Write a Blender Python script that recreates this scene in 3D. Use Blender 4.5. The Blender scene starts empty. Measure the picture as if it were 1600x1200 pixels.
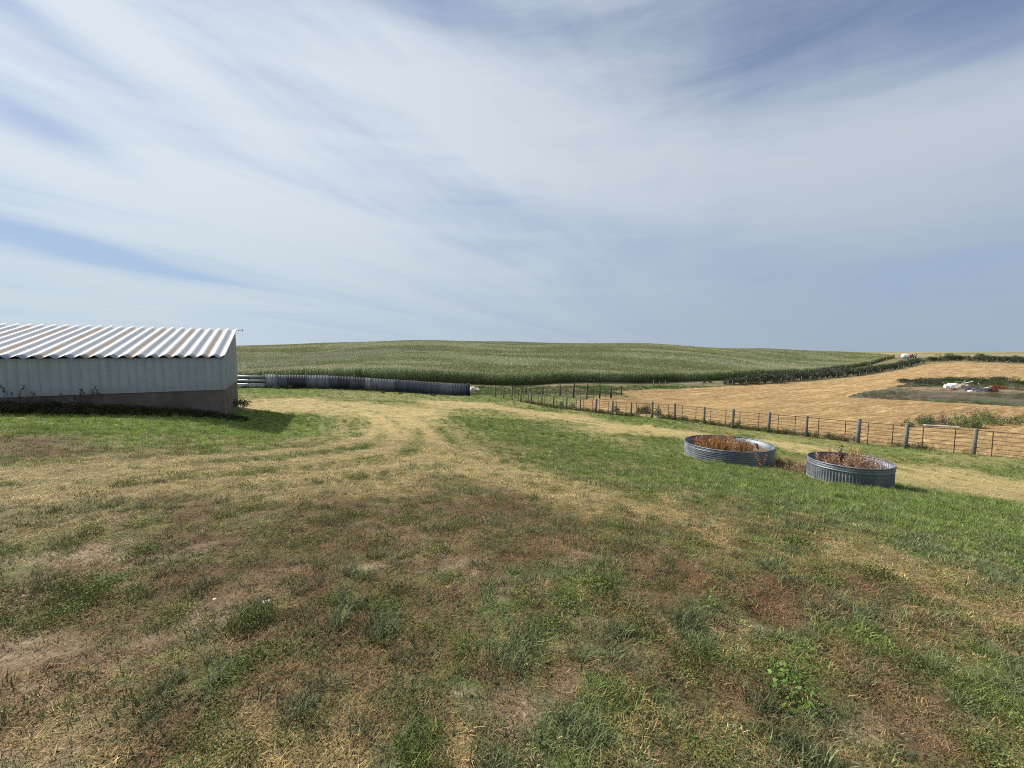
import bpy, math, random
import numpy as np
from mathutils import Vector

R = math.radians
sc = bpy.context.scene
C = sc.collection
random.seed(7)

# ------------------------------------------------------------------ camera
F = 645.0            # focal length in pixels of the 1600 px wide photograph
EYE = 1.75
PITCH = math.atan(48 / F)
cam_d = bpy.data.cameras.new('camera')
cam = bpy.data.objects.new('camera', cam_d)
C.objects.link(cam)
cam_d.sensor_width = 36
cam_d.lens = 36 * F / 1600
cam_d.clip_start = 0.05
cam_d.clip_end = 20000
cam.location = (0, 0, EYE)
cam.rotation_euler = (R(90) - PITCH, 0, 0)
sc.camera = cam

# ------------------------------------------------------------------ exposure
sc.view_settings.view_transform = 'Standard'
sc.view_settings.look = 'None'
sc.view_settings.gamma = 1
sc.view_settings.exposure = 0.58
sc.cycles.use_denoising = False
sc.cycles.filter_width = 1.0
sc.cycles.max_bounces = 5
sc.cycles.diffuse_bounces = 2
sc.cycles.glossy_bounces = 2
sc.cycles.transmission_bounces = 2
sc.cycles.transparent_max_bounces = 4

# ------------------------------------------------------------------ sun
SUN_AZ = 62.5        # degrees left of straight ahead
SUN_EL = 41.5
sun_dir = Vector((-math.sin(R(SUN_AZ)) * math.cos(R(SUN_EL)), math.cos(R(SUN_AZ)) * math.cos(R(SUN_EL)), math.sin(R(SUN_EL))))
sd = bpy.data.lights.new('sun', 'SUN')
sd.energy = 5.0
sd.angle = R(0.6)
sd.color = (1.0, 0.93, 0.82)
so = bpy.data.objects.new('sun', sd)
C.objects.link(so)
so.rotation_euler = sun_dir.to_track_quat('Z', 'Y').to_euler()

# ------------------------------------------------------------------ world
class NT:
    """small helper for wiring node trees"""
    def __init__(self, tree):
        self.t = tree
        self.n = tree.nodes
        self.l = tree.links
    def put(self, sock, v):
        if isinstance(v, bpy.types.NodeSocket):
            self.l.new(v, sock)
        elif v is not None:
            if sock.type == 'RGBA' and isinstance(v, (tuple, list)) and len(v) == 3:
                v = (*v, 1)
            sock.default_value = v
    def new(self, t, **kw):
        n = self.n.new(t)
        for k, v in kw.items():
            setattr(n, k, v)
        return n
    def math(self, op, a, b=None, c=None, clamp=False):
        n = self.new('ShaderNodeMath', operation=op, use_clamp=clamp)
        for i, v in enumerate((a, b, c)):
            if v is not None:
                self.put(n.inputs[i], v)
        return n.outputs[0]
    def vmath(self, op, a, b=None, out=0):
        n = self.new('ShaderNodeVectorMath', operation=op)
        self.put(n.inputs[0], a)
        if b is not None:
            self.put(n.inputs[1], b)
        return n.outputs[out]
    def mix(self, f, a, b, mode='MIX'):
        n = self.new('ShaderNodeMix', data_type='RGBA', blend_type=mode)
        self.put(n.inputs[0], f)
        self.put(n.inputs[6], a)
        self.put(n.inputs[7], b)
        return n.outputs[2]
    def noise(self, vec, scale, detail=4, rough=.5, dist=0.0, dims='3D', out=0):
        n = self.new('ShaderNodeTexNoise', noise_dimensions=dims)
        if vec is not None:
            self.put(n.inputs['Vector'], vec)
        n.inputs['Scale'].default_value = scale
        n.inputs['Detail'].default_value = detail
        n.inputs['Roughness'].default_value = rough
        n.inputs['Distortion'].default_value = dist
        return n.outputs[out]
    def mapping(self, vec, loc=(0, 0, 0), rot=(0, 0, 0), scale=(1, 1, 1), kind='POINT'):
        n = self.new('ShaderNodeMapping', vector_type=kind)
        self.put(n.inputs[0], vec)
        n.inputs[1].default_value = loc
        n.inputs[2].default_value = rot
        n.inputs[3].default_value = scale
        return n.outputs[0]
    def ramp(self, f, stops, interp='LINEAR'):
        n = self.new('ShaderNodeValToRGB')
        n.color_ramp.interpolation = interp
        e = n.color_ramp.elements
        while len(e) < len(stops):
            e.new(0.5)
        for i, (p, c) in enumerate(stops):
            e[i].position = p
            e[i].color = (*c, 1) if len(c) == 3 else c
        self.put(n.inputs[0], f)
        return n.outputs[0]
    def maprange(self, v, a, b, c=0.0, d=1.0, smooth=True):
        n = self.new('ShaderNodeMapRange')
        n.interpolation_type = 'SMOOTHSTEP' if smooth else 'LINEAR'
        for i, x in enumerate((v, a, b, c, d)):
            self.put(n.inputs[i], x)
        return n.outputs[0]

world = bpy.data.worlds.new('World')
sc.world = world
world.use_nodes = True
W = NT(world.node_tree)
W.n.clear()
sky = W.new('ShaderNodeTexSky', sky_type='NISHITA')
sky.sun_disc = False
sky.sun_elevation = R(SUN_EL)
sky.sun_rotation = R(-SUN_AZ)
sky.air_density = 1.0
sky.dust_density = 1.2
sky.ozone_density = 2.0
tc = W.new('ShaderNodeTexCoord')
dvec = tc.outputs['Generated']
sx = W.new('ShaderNodeSeparateXYZ')
W.put(sx.inputs[0], dvec)
dx, dy, dz = sx.outputs
az = W.math('ARCTAN2', dx, dy)
el = W.math('ARCSINE', dz)
cx = W.new('ShaderNodeCombineXYZ')
W.put(cx.inputs[0], az)
W.put(cx.inputs[1], el)
azel = cx.outputs[0]
# cirrus lies on a high sheet: turn the direction into a place on that sheet
den = W.math('ADD', W.math('MAXIMUM', dz, 0.0), 0.10)
pu = W.math('DIVIDE', dx, den)
pv = W.math('DIVIDE', dy, den)
cp = W.new('ShaderNodeCombineXYZ')
W.put(cp.inputs[0], pu)
W.put(cp.inputs[1], pv)
plane = W.mapping(cp.outputs[0], rot=(0, 0, R(28)), kind='POINT')
warpn = W.noise(W.mapping(plane, scale=(0.5, 0.22, 1)), 1.0, 3, .5, out=1)
warp = W.vmath('MULTIPLY', W.vmath('SUBTRACT', warpn, (0.5, 0.5, 0.5)), (1.5, 1.5, 0))
pw = W.vmath('ADD', plane, warp)
streak = W.noise(W.mapping(pw, loc=(3.1, 1.7, 0), scale=(1.0, 0.16, 1)), 1.25, 7, .52)
fine = W.noise(W.mapping(pw, loc=(9.1, 4.7, 0), scale=(1.0, 0.10, 1)), 4.5, 6, .55)
broad = W.noise(W.mapping(pw, loc=(1.3, 8.2, 0), scale=(1.0, 0.35, 1)), 0.55, 3, .5)

def azel_of(px, py):
    a, b = (px - 800) / F, -(py - 600) / F
    v = Vector((a, math.cos(PITCH) + b * math.sin(PITCH), -math.sin(PITCH) + b * math.cos(PITCH))).normalized()
    return math.atan2(v.x, v.y), math.asin(v.z)

fade = W.maprange(az, 0.0, 0.42, 1.0, 0.18)
sv = W.math('ADD', W.math('MULTIPLY', W.math('SUBTRACT', streak, .5), 1.12), W.math('MULTIPLY', W.math('SUBTRACT', fine, .5), 0.40))
soft = W.noise(W.mapping(azel, loc=(4.2, 1.1, 0), rot=(0, 0, R(12)), scale=(.55, 1.6, 1)), 2.4, 6, .55, .6)
wisp = W.noise(W.mapping(azel, loc=(2.2, 7.1, 0), rot=(0, 0, R(-14)), scale=(.5, 3.5, 1)), 4.5, 6, .6, .8)
dens = W.math('ADD', W.math('MULTIPLY', sv, fade), 0.60)
dens = W.math('ADD', dens, W.math('MULTIPLY', W.math('SUBTRACT', soft, .5), 0.40))
dens = W.math('ADD', dens, W.math('MULTIPLY', W.math('SUBTRACT', wisp, .5), 0.34))
dens = W.math('ADD', dens, W.math('MULTIPLY', W.math('SUBTRACT', broad, .5), W.math('MULTIPLY', fade, 0.35)))
# thicker and thinner parts of the veil: (px, py, half width, half height, tilt, amount)
veil = [
    (900, 230, 480, 110, -8, .26), (1420, 250, 330, 75, 4, .18), (230, 80, 420, 50, -22, .20),
    (330, 320, 420, 70, -8, .20), (120, 470, 420, 40, 0, .10), (620, 420, 380, 60, -6, .10),
    (1290, 40, 430, 110, 4, -.28), (650, -10, 460, 60, -6, -.24), (1600, 20, 220, 90, 0, -.22), (50, 190, 240, 40, -14, -.50),
    (0, 0, 160, 26, -14, -.20), (110, 388, 240, 20, -9, -.50), (330, 436, 130, 7, -5, -.25),
    (860, 335, 190, 38, -18, -.20), (1350, 450, 420, 70, 0, -.16), (1150, 400, 200, 60, -20, -.05),
]
for px, py, hw, hh, tilt, amt in veil:
    a0, e0 = azel_of(px, py)
    a1, _ = azel_of(px + hw * .5, py)
    a2, _ = azel_of(px - hw * .5, py)
    _, e1 = azel_of(px, py - hh * .5)
    _, e2 = azel_of(px, py + hh * .5)
    v = W.vmath('SUBTRACT', azel, (a0, e0, 0))
    v = W.mapping(v, rot=(0, 0, R(-tilt)))
    v = W.vmath('MULTIPLY', v, (1 / (a1 - a2), 1 / (e1 - e2), 0))
    l2 = W.vmath('DOT_PRODUCT', v, v, out=1)
    g = W.math('MULTIPLY', W.math('EXPONENT', W.math('MULTIPLY', l2, -1.0)), amt)
    dens = W.math('ADD', dens, g)
cover = W.maprange(dens, 0.14, 0.84, 0.05, 0.98)
cover = W.math('MULTIPLY', cover, W.maprange(dz, -0.01, 0.06, 0.75, 1.0))
clear = W.mix(1.0, sky.outputs[0], (0.075, 0.075, 0.085), 'MULTIPLY')
blue = W.mix(W.maprange(dz, 0.05, 0.62), (0.20, 0.335, 0.56), W.mix(W.maprange(az, -.7, .6), (0.145, 0.235, 0.44), (0.082, 0.135, 0.275)))
clear = W.mix(.80, clear, blue)
# haze towards the horizon
hz = W.math('EXPONENT', W.math('MULTIPLY', W.math('MAXIMUM', dz, 0.0), -6.0))
side = W.maprange(az, -0.9, 0.9)
hzcol = W.mix(side, (0.42, 0.505, 0.56), (0.26, 0.32, 0.39))
clear = W.mix(W.math('MULTIPLY', hz, .85), clear, hzcol)
cl_hi = W.mix(side, (0.57, 0.625, 0.68), (0.42, 0.465, 0.525))
cl_lo = W.mix(side, (0.46, 0.53, 0.585), (0.30, 0.355, 0.42))
cloudcol = W.mix(W.maprange(dz, 0.02, 0.42), cl_lo, cl_hi)
skycol = W.mix(cover, clear, cloudcol)
bg = W.new('ShaderNodeBackground')
W.put(bg.inputs[0], skycol)
bg.inputs[1].default_value = 0.87
wo = W.new('ShaderNodeOutputWorld')
W.l.new(bg.outputs[0], wo.inputs[0])

# ------------------------------------------------------------------ noise in numpy
def _hash(ix, iy, seed):
    h = (ix.astype(np.int64) * 374761393 + iy.astype(np.int64) * 668265263 + seed * 1442695041) & 0x7fffffff
    h = ((h ^ (h >> 13)) * 1274126177) & 0x7fffffff
    return ((h ^ (h >> 16)) & 0xffff) / 65535.0

def vnoise(x, y, seed=0):
    ix, iy = np.floor(x), np.floor(y)
    fx, fy = x - ix, y - iy
    fx, fy = fx * fx * (3 - 2 * fx), fy * fy * (3 - 2 * fy)
    a, b = _hash(ix, iy, seed), _hash(ix + 1, iy, seed)
    c, d = _hash(ix, iy + 1, seed), _hash(ix + 1, iy + 1, seed)
    return (a * (1 - fx) + b * fx) * (1 - fy) + (c * (1 - fx) + d * fx) * fy

def fbm(x, y, seed=0, octaves=4):
    s, amp, tot = 0, 1, 0
    for k in range(octaves):
        s = s + amp * vnoise(x * 2 ** k + 17.3 * k, y * 2 ** k + 5.1 * k, seed + k)
        tot += amp
        amp *= .5
    return s / tot

def smooth(a, b, x):
    t = np.clip((x - a) / (b - a), 0, 1)
    return t * t * (3 - 2 * t)

# ------------------------------------------------------------------ terrain
def ray(px, py):
    a, b = (px - 800) / F, -(py - 600) / F
    return np.array((a, math.cos(PITCH) + b * math.sin(PITCH), -math.sin(PITCH) + b * math.cos(PITCH)))

def pt(px, py, Y):
    r = ray(px, py)
    r = r * (Y / r[1])
    return (r[0], r[1], r[2] + EYE)

ctrl = [(0, 0, 0), (0, 3, 0), (3, 2, -.05), (-3, 2, .02), (0, -5, .1), (-8, -3, .2), (8, -3, -.1), (-6, 6, -.05),
        (0, 6, -.35), (5, 6, -.6), (-12, 8, -.1), (-25, 12, .1), (-30, 2, .3), (30, 2, -3.2), (16, 4, -1.8), (0, 14, -1.6), (-6, 13, -1.0),
        (-14, 20, -1.32), (-17.5, 26.6, -1.7), (-20.2, 16.4, -.68), (-17.4, 14, -.45), (-14, 16.6, -.98), (-10.3, 17.6, -1.72), (-12.9, 24.3, -1.9),
        (-26, 18, -.3), (-30, 30, -1.2), (-40, 20, 0), (-45, 50, -2.5),
        pt(1330, 762, 11.8), pt(1140, 727, 16.2), pt(800, 645, 34),
        pt(1532, 711, 21), pt(1265, 684, 27), pt(1057, 657, 35), pt(958, 648, 40.7), pt(865, 637, 48), pt(830, 631, 51.6), pt(775, 619, 60),
        (38, 15, -3.9), (45, 5, -4.2),
        pt(400, 607, 59), pt(733, 618.5, 62), pt(560, 610, 60), pt(800, 603, 88), pt(1040, 597, 112), pt(372, 601, 85), pt(100, 598, 85),
        pt(1150, 604, 105), pt(1340, 590, 140), pt(1440, 568.5, 200), pt(1500, 564, 220), pt(1600, 568, 190), pt(1600, 636, 50), pt(1600, 600, 95),
        pt(1450, 602, 88), pt(1325, 620, 72), pt(1200, 640, 52), pt(1000, 625, 66), pt(917, 624, 58), pt(971, 618, 66), pt(1040, 610, 95),
        pt(1240, 580, 190), pt(1340, 570, 260), pt(1400, 557, 400), pt(1900, 585, 110), pt(1800, 650, 45)]
def crest(px, py, Y):
    x, y, z = pt(px, py, Y)
    return (x, y, z - 2.6)
ctrl += [crest(0, 544, 300), crest(372, 540.5, 300), crest(520, 536, 300), crest(650, 533.5, 300), crest(800, 534.5, 300), crest(1000, 537.5, 320), crest(1200, 544.5, 370), crest(1310, 549, 400),
         (0, 180, 1.1), (-90, 180, .1), (90, 190, -.6), (-150, 450, 2), (0, 450, 3.5), (150, 480, 2), (300, 600, -2.5), (500, 500, -2.5), (400, 200, -2), (260, 330, -2.2),
         (-300, 300, 2), (-200, 100, -1), (0, 900, -2), (-600, 700, 0), (700, 900, -2), (900, 300, -2), (0, -60, 1), (-80, -40, 1.5), (80, -40, -3)]
ctrl = np.array(ctrl, float)

def warp2(x, y):
    r = np.sqrt(x * x + y * y) + 1e-6
    s = np.log1p(r / 12.0) / r
    return x * s, y * s

def _tps(r2):
    return np.where(r2 > 1e-12, .5 * r2 * np.log(np.maximum(r2, 1e-12)), 0)

_cu, _cv = warp2(ctrl[:, 0], ctrl[:, 1])
_n = len(ctrl)
_A = np.zeros((_n + 3, _n + 3))
_A[:_n, :_n] = _tps((_cu[:, None] - _cu[None]) ** 2 + (_cv[:, None] - _cv[None]) ** 2) + np.eye(_n) * 2e-4
_A[:_n, _n] = 1
_A[:_n, _n + 1] = _cu
_A[:_n, _n + 2] = _cv
_A[_n:, :_n] = _A[:_n, _n:].T
_w = np.linalg.solve(_A, np.concatenate([ctrl[:, 2], np.zeros(3)]))

def H0(x, y):
    x, y = np.asarray(x, float), np.asarray(y, float)
    sh = np.broadcast(x, y).shape
    x, y = np.broadcast_to(x, sh).ravel(), np.broadcast_to(y, sh).ravel()
    out = np.empty(x.size)
    for i in range(0, x.size, 60000):
        u, v = warp2(x[i:i + 60000], y[i:i + 60000])
        k = _tps((u[:, None] - _cu[None]) ** 2 + (v[:, None] - _cv[None]) ** 2)
        out[i:i + 60000] = k @ _w[:_n] + _w[_n] + _w[_n + 1] * u + _w[_n + 2] * v
    r = np.sqrt(x * x + y * y)
    far = -3 + 12.5 * smooth(1200, 3200, r) + 2.0 * (fbm(x / 700, y / 700, 5, 2) - .5)
    f = smooth(450, 1000, r)
    out = out * (1 - f) + far * f
    return out.reshape(sh)

def H(x, y):
    x, y = np.asarray(x, float), np.asarray(y, float)
    z = H0(x, y)
    r = np.sqrt(x * x + y * y)
    z = z + (fbm(x * 1.1, y * 1.1, 11, 3) - .5) * .07 * smooth(1.0, 3.0, r) + (fbm(x * .22, y * .22, 15, 2) - .5) * .22 * smooth(4, 12, r) * (1 - smooth(120, 250, r))
    return z

def hit(px, py, f=H0):
    r = ray(px, py)
    if r[2] > -1e-5:
        r[2] = -1e-5
    Y = np.geomspace(.8, 4000, 1400)
    P = r[None] * (Y / r[1])[:, None]
    g = P[:, 2] + EYE - f(P[:, 0], P[:, 1])
    k = int(np.argmax(g < 0)) if (g < 0).any() else len(Y) - 1
    k = max(k, 1)
    t = g[k - 1] / (g[k - 1] - g[k] + 1e-9)
    p = P[k - 1] * (1 - t) + P[k] * t
    return float(p[0]), float(p[1])

def hz_(x, y):
    return float(H(x, y))

# ------------------------------------------------------------------ plan of the land, from the shapes seen on it
def poly(pts):
    return np.array([hit(*p) for p in pts])

def inside(x, y, P):
    x, y = np.asarray(x), np.asarray(y)
    c = np.zeros(x.shape, bool)
    n = len(P)
    for i in range(n):
        x1, y1 = P[i]
        x2, y2 = P[(i + 1) % n]
        m = ((y1 > y) != (y2 > y)) & (x < (x2 - x1) * (y - y1) / (y2 - y1 + 1e-12) + x1)
        c ^= m
    return c

def dist_line(x, y, L):
    d = np.full(np.shape(x), 1e9)
    for (x1, y1), (x2, y2) in zip(L[:-1], L[1:]):
        ux, uy = x2 - x1, y2 - y1
        t = np.clip(((x - x1) * ux + (y - y1) * uy) / (ux * ux + uy * uy), 0, 1)
        d = np.minimum(d, np.hypot(x - x1 - t * ux, y - y1 - t * uy))
    return d

# main pipe fence: plan line found from the post feet
FENCE_PX = [(1700, 735), (1532, 711), (1423, 697), (1347, 692), (1265, 684), (1205, 677), (1148, 670), (1102.8, 663), (1056.7, 657.5), (1020.6, 653.5), (987.5, 651), (958, 648),
            (932, 645), (907.6, 642), (885.6, 639.5), (865, 637), (847, 634), (830, 631), (814, 628), (800, 625.5)]
def fence_xy(px):
    Y = 24768.0 / (px - 800 + 450)
    return ((px - 800) / F * Y, Y)
fence_line = [fence_xy(p[0]) for p in FENCE_PX]
fl_near = fence_xy(2600)
CORN_EDGE = [(-900, 100), (-200, 87), (-52, 85.5)] + [tuple(pt(*p)[:2]) for p in ((560, 604, 86), (800, 603, 88), (930, 601, 98), (1040, 597, 112))] + [hit(1140, 593.5), hit(1240, 585.5), hit(1340, 573.5), hit(1398, 559.5)]
print('corn edge', CORN_EDGE)
CORN_POLY = np.array(CORN_EDGE + [(420, 520), (0, 560), (-900, 560)])
STUB_POLY = np.array([tuple(np.array(fl_near) + (.5, 1))] + [(fence_line[i][0] + .35, fence_line[i][1] + .35) for i in range(1, 15)] +
                     [hit(900, 628), hit(932, 620), hit(985, 622), hit(975, 616), hit(925, 611), hit(1020, 607.5), hit(1150, 602.6), hit(1250, 596.4), hit(1340, 588.3), hit(1400, 579.2), hit(1450, 569), hit(1500, 566), hit(1600, 569), hit(1750, 573), (400, 190), (400, 5)])
PATCH_POLY = poly([(1318, 620.5), (1345, 614), (1385, 607), (1420, 600), (1400, 597), (1440, 591.5), (1500, 590), (1560, 593.5), (1640, 598), (1900, 604), (1900, 652), (1640, 639), (1500, 630), (1400, 624.5)])

# ---- what grows where in the yard: lush, dry, olive, mixed, rusty, soil
PAL = {'L': (.90, .08, .02, .0), 'D': (.07, .89, .04, .0), 'M': (.44, .22, .32, .02), 'R': (.28, .21, .48, .03), 'O': (.62, .28, .10, .0), 'S': (.05, .45, .25, .25), 'B': (.25, .16, .57, .02)}
zones = '''L 0,655 L 60,662 L 120,666 L 200,668 L 300,672 L 400,672 L 380,650 L 470,668 L 560,662 L 540,680 O 440,690 O 350,692 O 250,690 B 30,695 B 120,700 R 160,712 M 60,715 M 220,705
O 350,710 O 450,712 O 540,700 O 0,735 O 60,745 D 130,750 D 200,742 D 300,732 D 400,725 D 500,715 D 570,705 D 610,690 D 600,672 D 600,655 D 590,642 D 550,634 D 500,630 D 440,630 D 395,634
O 560,625 O 620,628 D 690,630 D 640,645 D 680,655 D 640,668 D 650,685 D 690,700 O 680,675 O 0,780 O 80,785 O 180,780 D 280,770 D 380,758 D 480,745 D 560,735 D 640,720 D 720,725
M 250,790 D 450,775 D 560,765 D 640,765 D 600,750 D 800,745 D 880,775 D 950,795 D 1040,812 D 1130,840 O 1060,845 O 1180,860 O 950,830 O 1250,875 D 1330,870 D 1400,890 D 1480,910 O 1330,905 O 1560,935 D 1590,960
L 700,655 L 750,662 L 800,672 L 850,685 L 910,695 L 960,708 L 1010,725 L 1080,745 L 1150,765 L 1230,785 L 1300,800 L 1380,815 L 1450,830 L 1520,845 L 1595,860 L 1060,705 L 1100,735 L 1250,770 L 1440,775 L 1540,790 L 1600,800 L 1480,800
L 1040,690 O 980,690 M 1000,735 O 740,690 O 800,705 O 870,725 O 940,745 O 1010,765 O 1130,790 O 1250,835 L 1500,880 L 1590,900
O 760,645 D 800,640 D 740,633 D 850,648 O 900,660 D 960,668 D 900,652 D 1030,673 D 1060,678 O 1100,672 L 1000,660 L 1060,668 L 1150,685 L 1200,700 D 1240,698 O 1300,705 O 1380,725 D 1440,742 D 1500,745 D 1590,762 L 1400,708 O 1480,718 O 1560,730 L 1590,740 O 1250,690
L 850,640 O 900,645 L 960,652
M 700,770 R 690,800 M 760,800 R 740,830 M 800,830 R 830,860 S 900,855 M 960,860 R 1000,885 M 880,820 M 1060,890 O 1100,905 M 1180,935 O 1280,950 S 1220,960 O 1380,960 O 1480,990 L 1560,1040 L 1600,1100 L 1500,1060 M 1400,1060 O 1300,1010 M 1450,1110 L 1350,1020 O 1550,1160 S 1420,1130
O 40,820 O 100,835 S 110,860 M 180,850 R 260,830 R 350,850 B 450,840 R 550,850 R 650,870 M 330,800 M 420,795 M 540,790 M 620,810 L 200,830 M 50,880 O 150,900 B 280,910 B 400,900 R 500,910 M 600,920 R 380,950 M 470,970 R 560,980 M 660,950 M 720,920 L 780,960 L 840,990 O 940,920 L 910,960 O 860,930
S 20,1010 M 100,960 M 200,990 O 280,1030 M 350,1010 L 330,1060 M 440,1050 R 540,1040 M 620,1010 R 690,1020 L 530,960 L 590,990 M 740,1040 L 730,1060 R 870,1040 S 880,1060 L 930,1040 O 1000,1010 L 1100,1000 M 1010,960 O 1150,1010 L 1240,1010 M 1080,1050 O 1000,1080
S 40,1080 D 60,1160 S 20,1190 O 160,1130 M 230,1100 R 260,1150 D 300,1190 D 380,1130 D 450,1180 D 540,1170 M 480,1110 R 400,1090 S 800,1110 M 600,1120 R 680,1110 L 660,1160 L 850,1110 L 910,1130 D 720,1180 O 780,1190 O 960,1100 O 1000,1180 M 1060,1130 O 1130,1170 M 1200,1100 O 1250,1180 O 1330,1130 O 1380,1190
O 400,618 L 430,613 L 480,614 O 540,616 O 620,620 O 690,622 L 740,616 L 780,610 L 850,606 L 760,625 O 800,632'''
zx, zt = [], []
for tok in zones.split():
    if tok in PAL:
        cur = tok
    else:
        a, b = tok.split(',')
        zx.append(hit(float(a), float(b)))
        zt.append(PAL[cur])
zx = np.array(zx)
zt = np.array(zt)
def polarc(x, y):
    return np.arctan2(x, y), np.log(np.hypot(x, y) + .2)
zth, zlr = polarc(zx[:, 0], zx[:, 1])

bare = [(110, 860, .55, .25), (815, 1110, .16, .12), (1035, 970, .10, .07), (1440, 1135, .35, .07), (30, 1180, .30, .16), (20, 1015, .35, .12), (240, 1000, .30, .07), (600, 800, .25, .1), (950, 865, .45, .12), (890, 1060, .10, .07), (1350, 1140, .15, .05),
        (720, 1090, .12, .06), (180, 870, .5, .1), (1180, 975, .30, .07), (300, 970, .3, .06), (560, 890, .25, .07)]
bare_w = [(*hit(a, b), c, d) for a, b, c, d in bare]
ruts = [poly([(640, 742), (700, 772), (735, 805)]), poly([(560, 800), (700, 880), (860, 960), (1000, 1040)]), poly([(780, 800), (930, 852), (1150, 925), (1290, 1010), (1440, 1135), (1590, 1190)]),
        poly([(1180, 905), (1330, 950), (1600, 1010)]), poly([(0, 930), (180, 885), (330, 850)]), poly([(0, 1110), (200, 1010), (330, 960), (420, 905)])]
worn = [poly([(0, 752), (200, 735), (400, 715), (560, 700), (605, 685), (612, 665), (590, 645), (520, 632), (430, 628)]), poly([(0, 765), (250, 747), (500, 728), (620, 712), (650, 695), (640, 672), (610, 650)]),
        poly([(740, 632), (850, 647), (960, 667), (1060, 677), (1240, 697), (1440, 741), (1600, 763)])]

def land(x, y):
    """weights of green, straw, rust and soil at each place"""
    x, y = np.asarray(x, float), np.asarray(y, float)
    wx = x + (fbm(x * .9, y * .9, 21, 3) - .5) * .08 * np.hypot(x, y)
    wy = y + (fbm(x * .9, y * .9, 31, 3) - .5) * .12 * np.hypot(x, y)
    th, lr = polarc(wx, wy)
    out = np.empty((x.size, 4))
    for i in range(0, x.size, 40000):
        s = slice(i, i + 40000)
        d2 = (th[s, None] - zth[None]) ** 2 + (.62 * (lr[s, None] - zlr[None])) ** 2 + 2e-4
        w = d2 ** -2.8
        w /= w.sum(1, keepdims=True)
        out[s] = w @ zt
    r = np.hypot(x, y)
    nearf = 1 - smooth(14, 40, r)
    n1 = fbm(x * 5.2, y * 5.2, 41, 3) - .5
    n2 = fbm(x * .7, y * .7, 51, 3) - .5
    n3 = fbm(x * .25, y * .25, 61, 3) - .5
    g, s_, rr, so_ = out.T
    g = g * np.exp(4.6 * n1 * (.25 + .75 * nearf) + .9 * n2 + .5 * n3)
    rr = rr * np.exp(2.5 * (fbm(x * 1.6, y * 1.6, 71, 3) - .5) * 2 * nearf + 1.5 * n3)
    so_ = so_ * .45 * np.exp(6 * (fbm(x * 4.2, y * 4.2, 81, 3) - .5))
    nr = 1 - smooth(5, 10, r)
    g = g * (1 - .24 * nr)
    rr = rr * (1 + .08 * nr)
    for bx, by, a, b in bare_w:
        q = ((x - bx) / a) ** 2 + ((y - by) / b) ** 2
        so_ = so_ + 1.0 * np.exp(-q * 1.2) * (.3 + fbm(x * 9, y * 9, 91, 2))
    for L in ruts:
        d = dist_line(x, y, L)
        q = np.exp(-(d / .16) ** 2) * smooth(.38, .55, fbm(x * 1.2, y * 1.2, 95, 3))
        so_ = so_ + .75 * q * nearf
        rr = rr + .3 * q
    for wi, L in enumerate(worn):
        amp = (1.0, 1.0, .42)[wi]
        d = dist_line(x, y, L)
        q = 1.9 * np.exp(-((d - .78) / .24) ** 2) - .35 * np.exp(-(d / .35) ** 2)
        q = q + 2.0 * np.exp(-(d / 2.4) ** 2) * (vnoise(d * 3.2 + 3 * fbm(x * .15, y * .15, 7, 2), (x + y) * .10, 17) - .42)
        q = np.maximum(q, 0)
        s_ = s_ + 1.5 * q * amp
        g = g + .38 * np.exp(-(d / .30) ** 2) * amp + .22 * np.exp(-((d - 1.45) / .25) ** 2) * amp
        g = g * (1 - .6 * q)
    t = g + s_ + rr + so_
    return np.stack([g / t, s_ / t, rr / t, so_ / t], 1)

GREEN = np.array((.095, .135, .038))
STRAW = np.array((.40, .32, .15))
RUST = np.array((.155, .082, .045))
SOIL = np.array((.37, .275, .20))

# ------------------------------------------------------------------ materials
def new_mat(name):
    m = bpy.data.materials.new(name)
    m.use_nodes = True
    t = NT(m.node_tree)
    b = t.n['Principled BSDF']
    return m, t, b

def simple(name, col, rough=.6, metal=0.0, var=.15, scale=4.0, spec=.5, bump=0.0, bscale=30):
    m, t, b = new_mat(name)
    co = t.new('ShaderNodeTexCoord').outputs['Object']
    n = t.noise(co, scale, 5, .6)
    k = t.maprange(n, .3, .7, 1 - var, 1 + var, False)
    c = t.vmath('MULTIPLY', (*col,), None)
    vm = c.node
    cmb = t.new('ShaderNodeCombineXYZ')
    for i in range(3):
        t.put(cmb.inputs[i], k)
    t.put(vm.inputs[1], cmb.outputs[0])
    t.put(b.inputs['Base Color'], c)
    b.inputs['Roughness'].default_value = rough
    b.inputs['Metallic'].default_value = metal
    b.inputs['Specular IOR Level'].default_value = spec
    if bump:
        bn = t.new('ShaderNodeBump')
        bn.inputs['Strength'].default_value = bump
        bn.inputs['Distance'].default_value = .02
        t.put(bn.inputs['Height'], t.noise(co, bscale, 5, .6))
        t.put(b.inputs['Normal'], bn.outputs[0])
    return m

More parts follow.
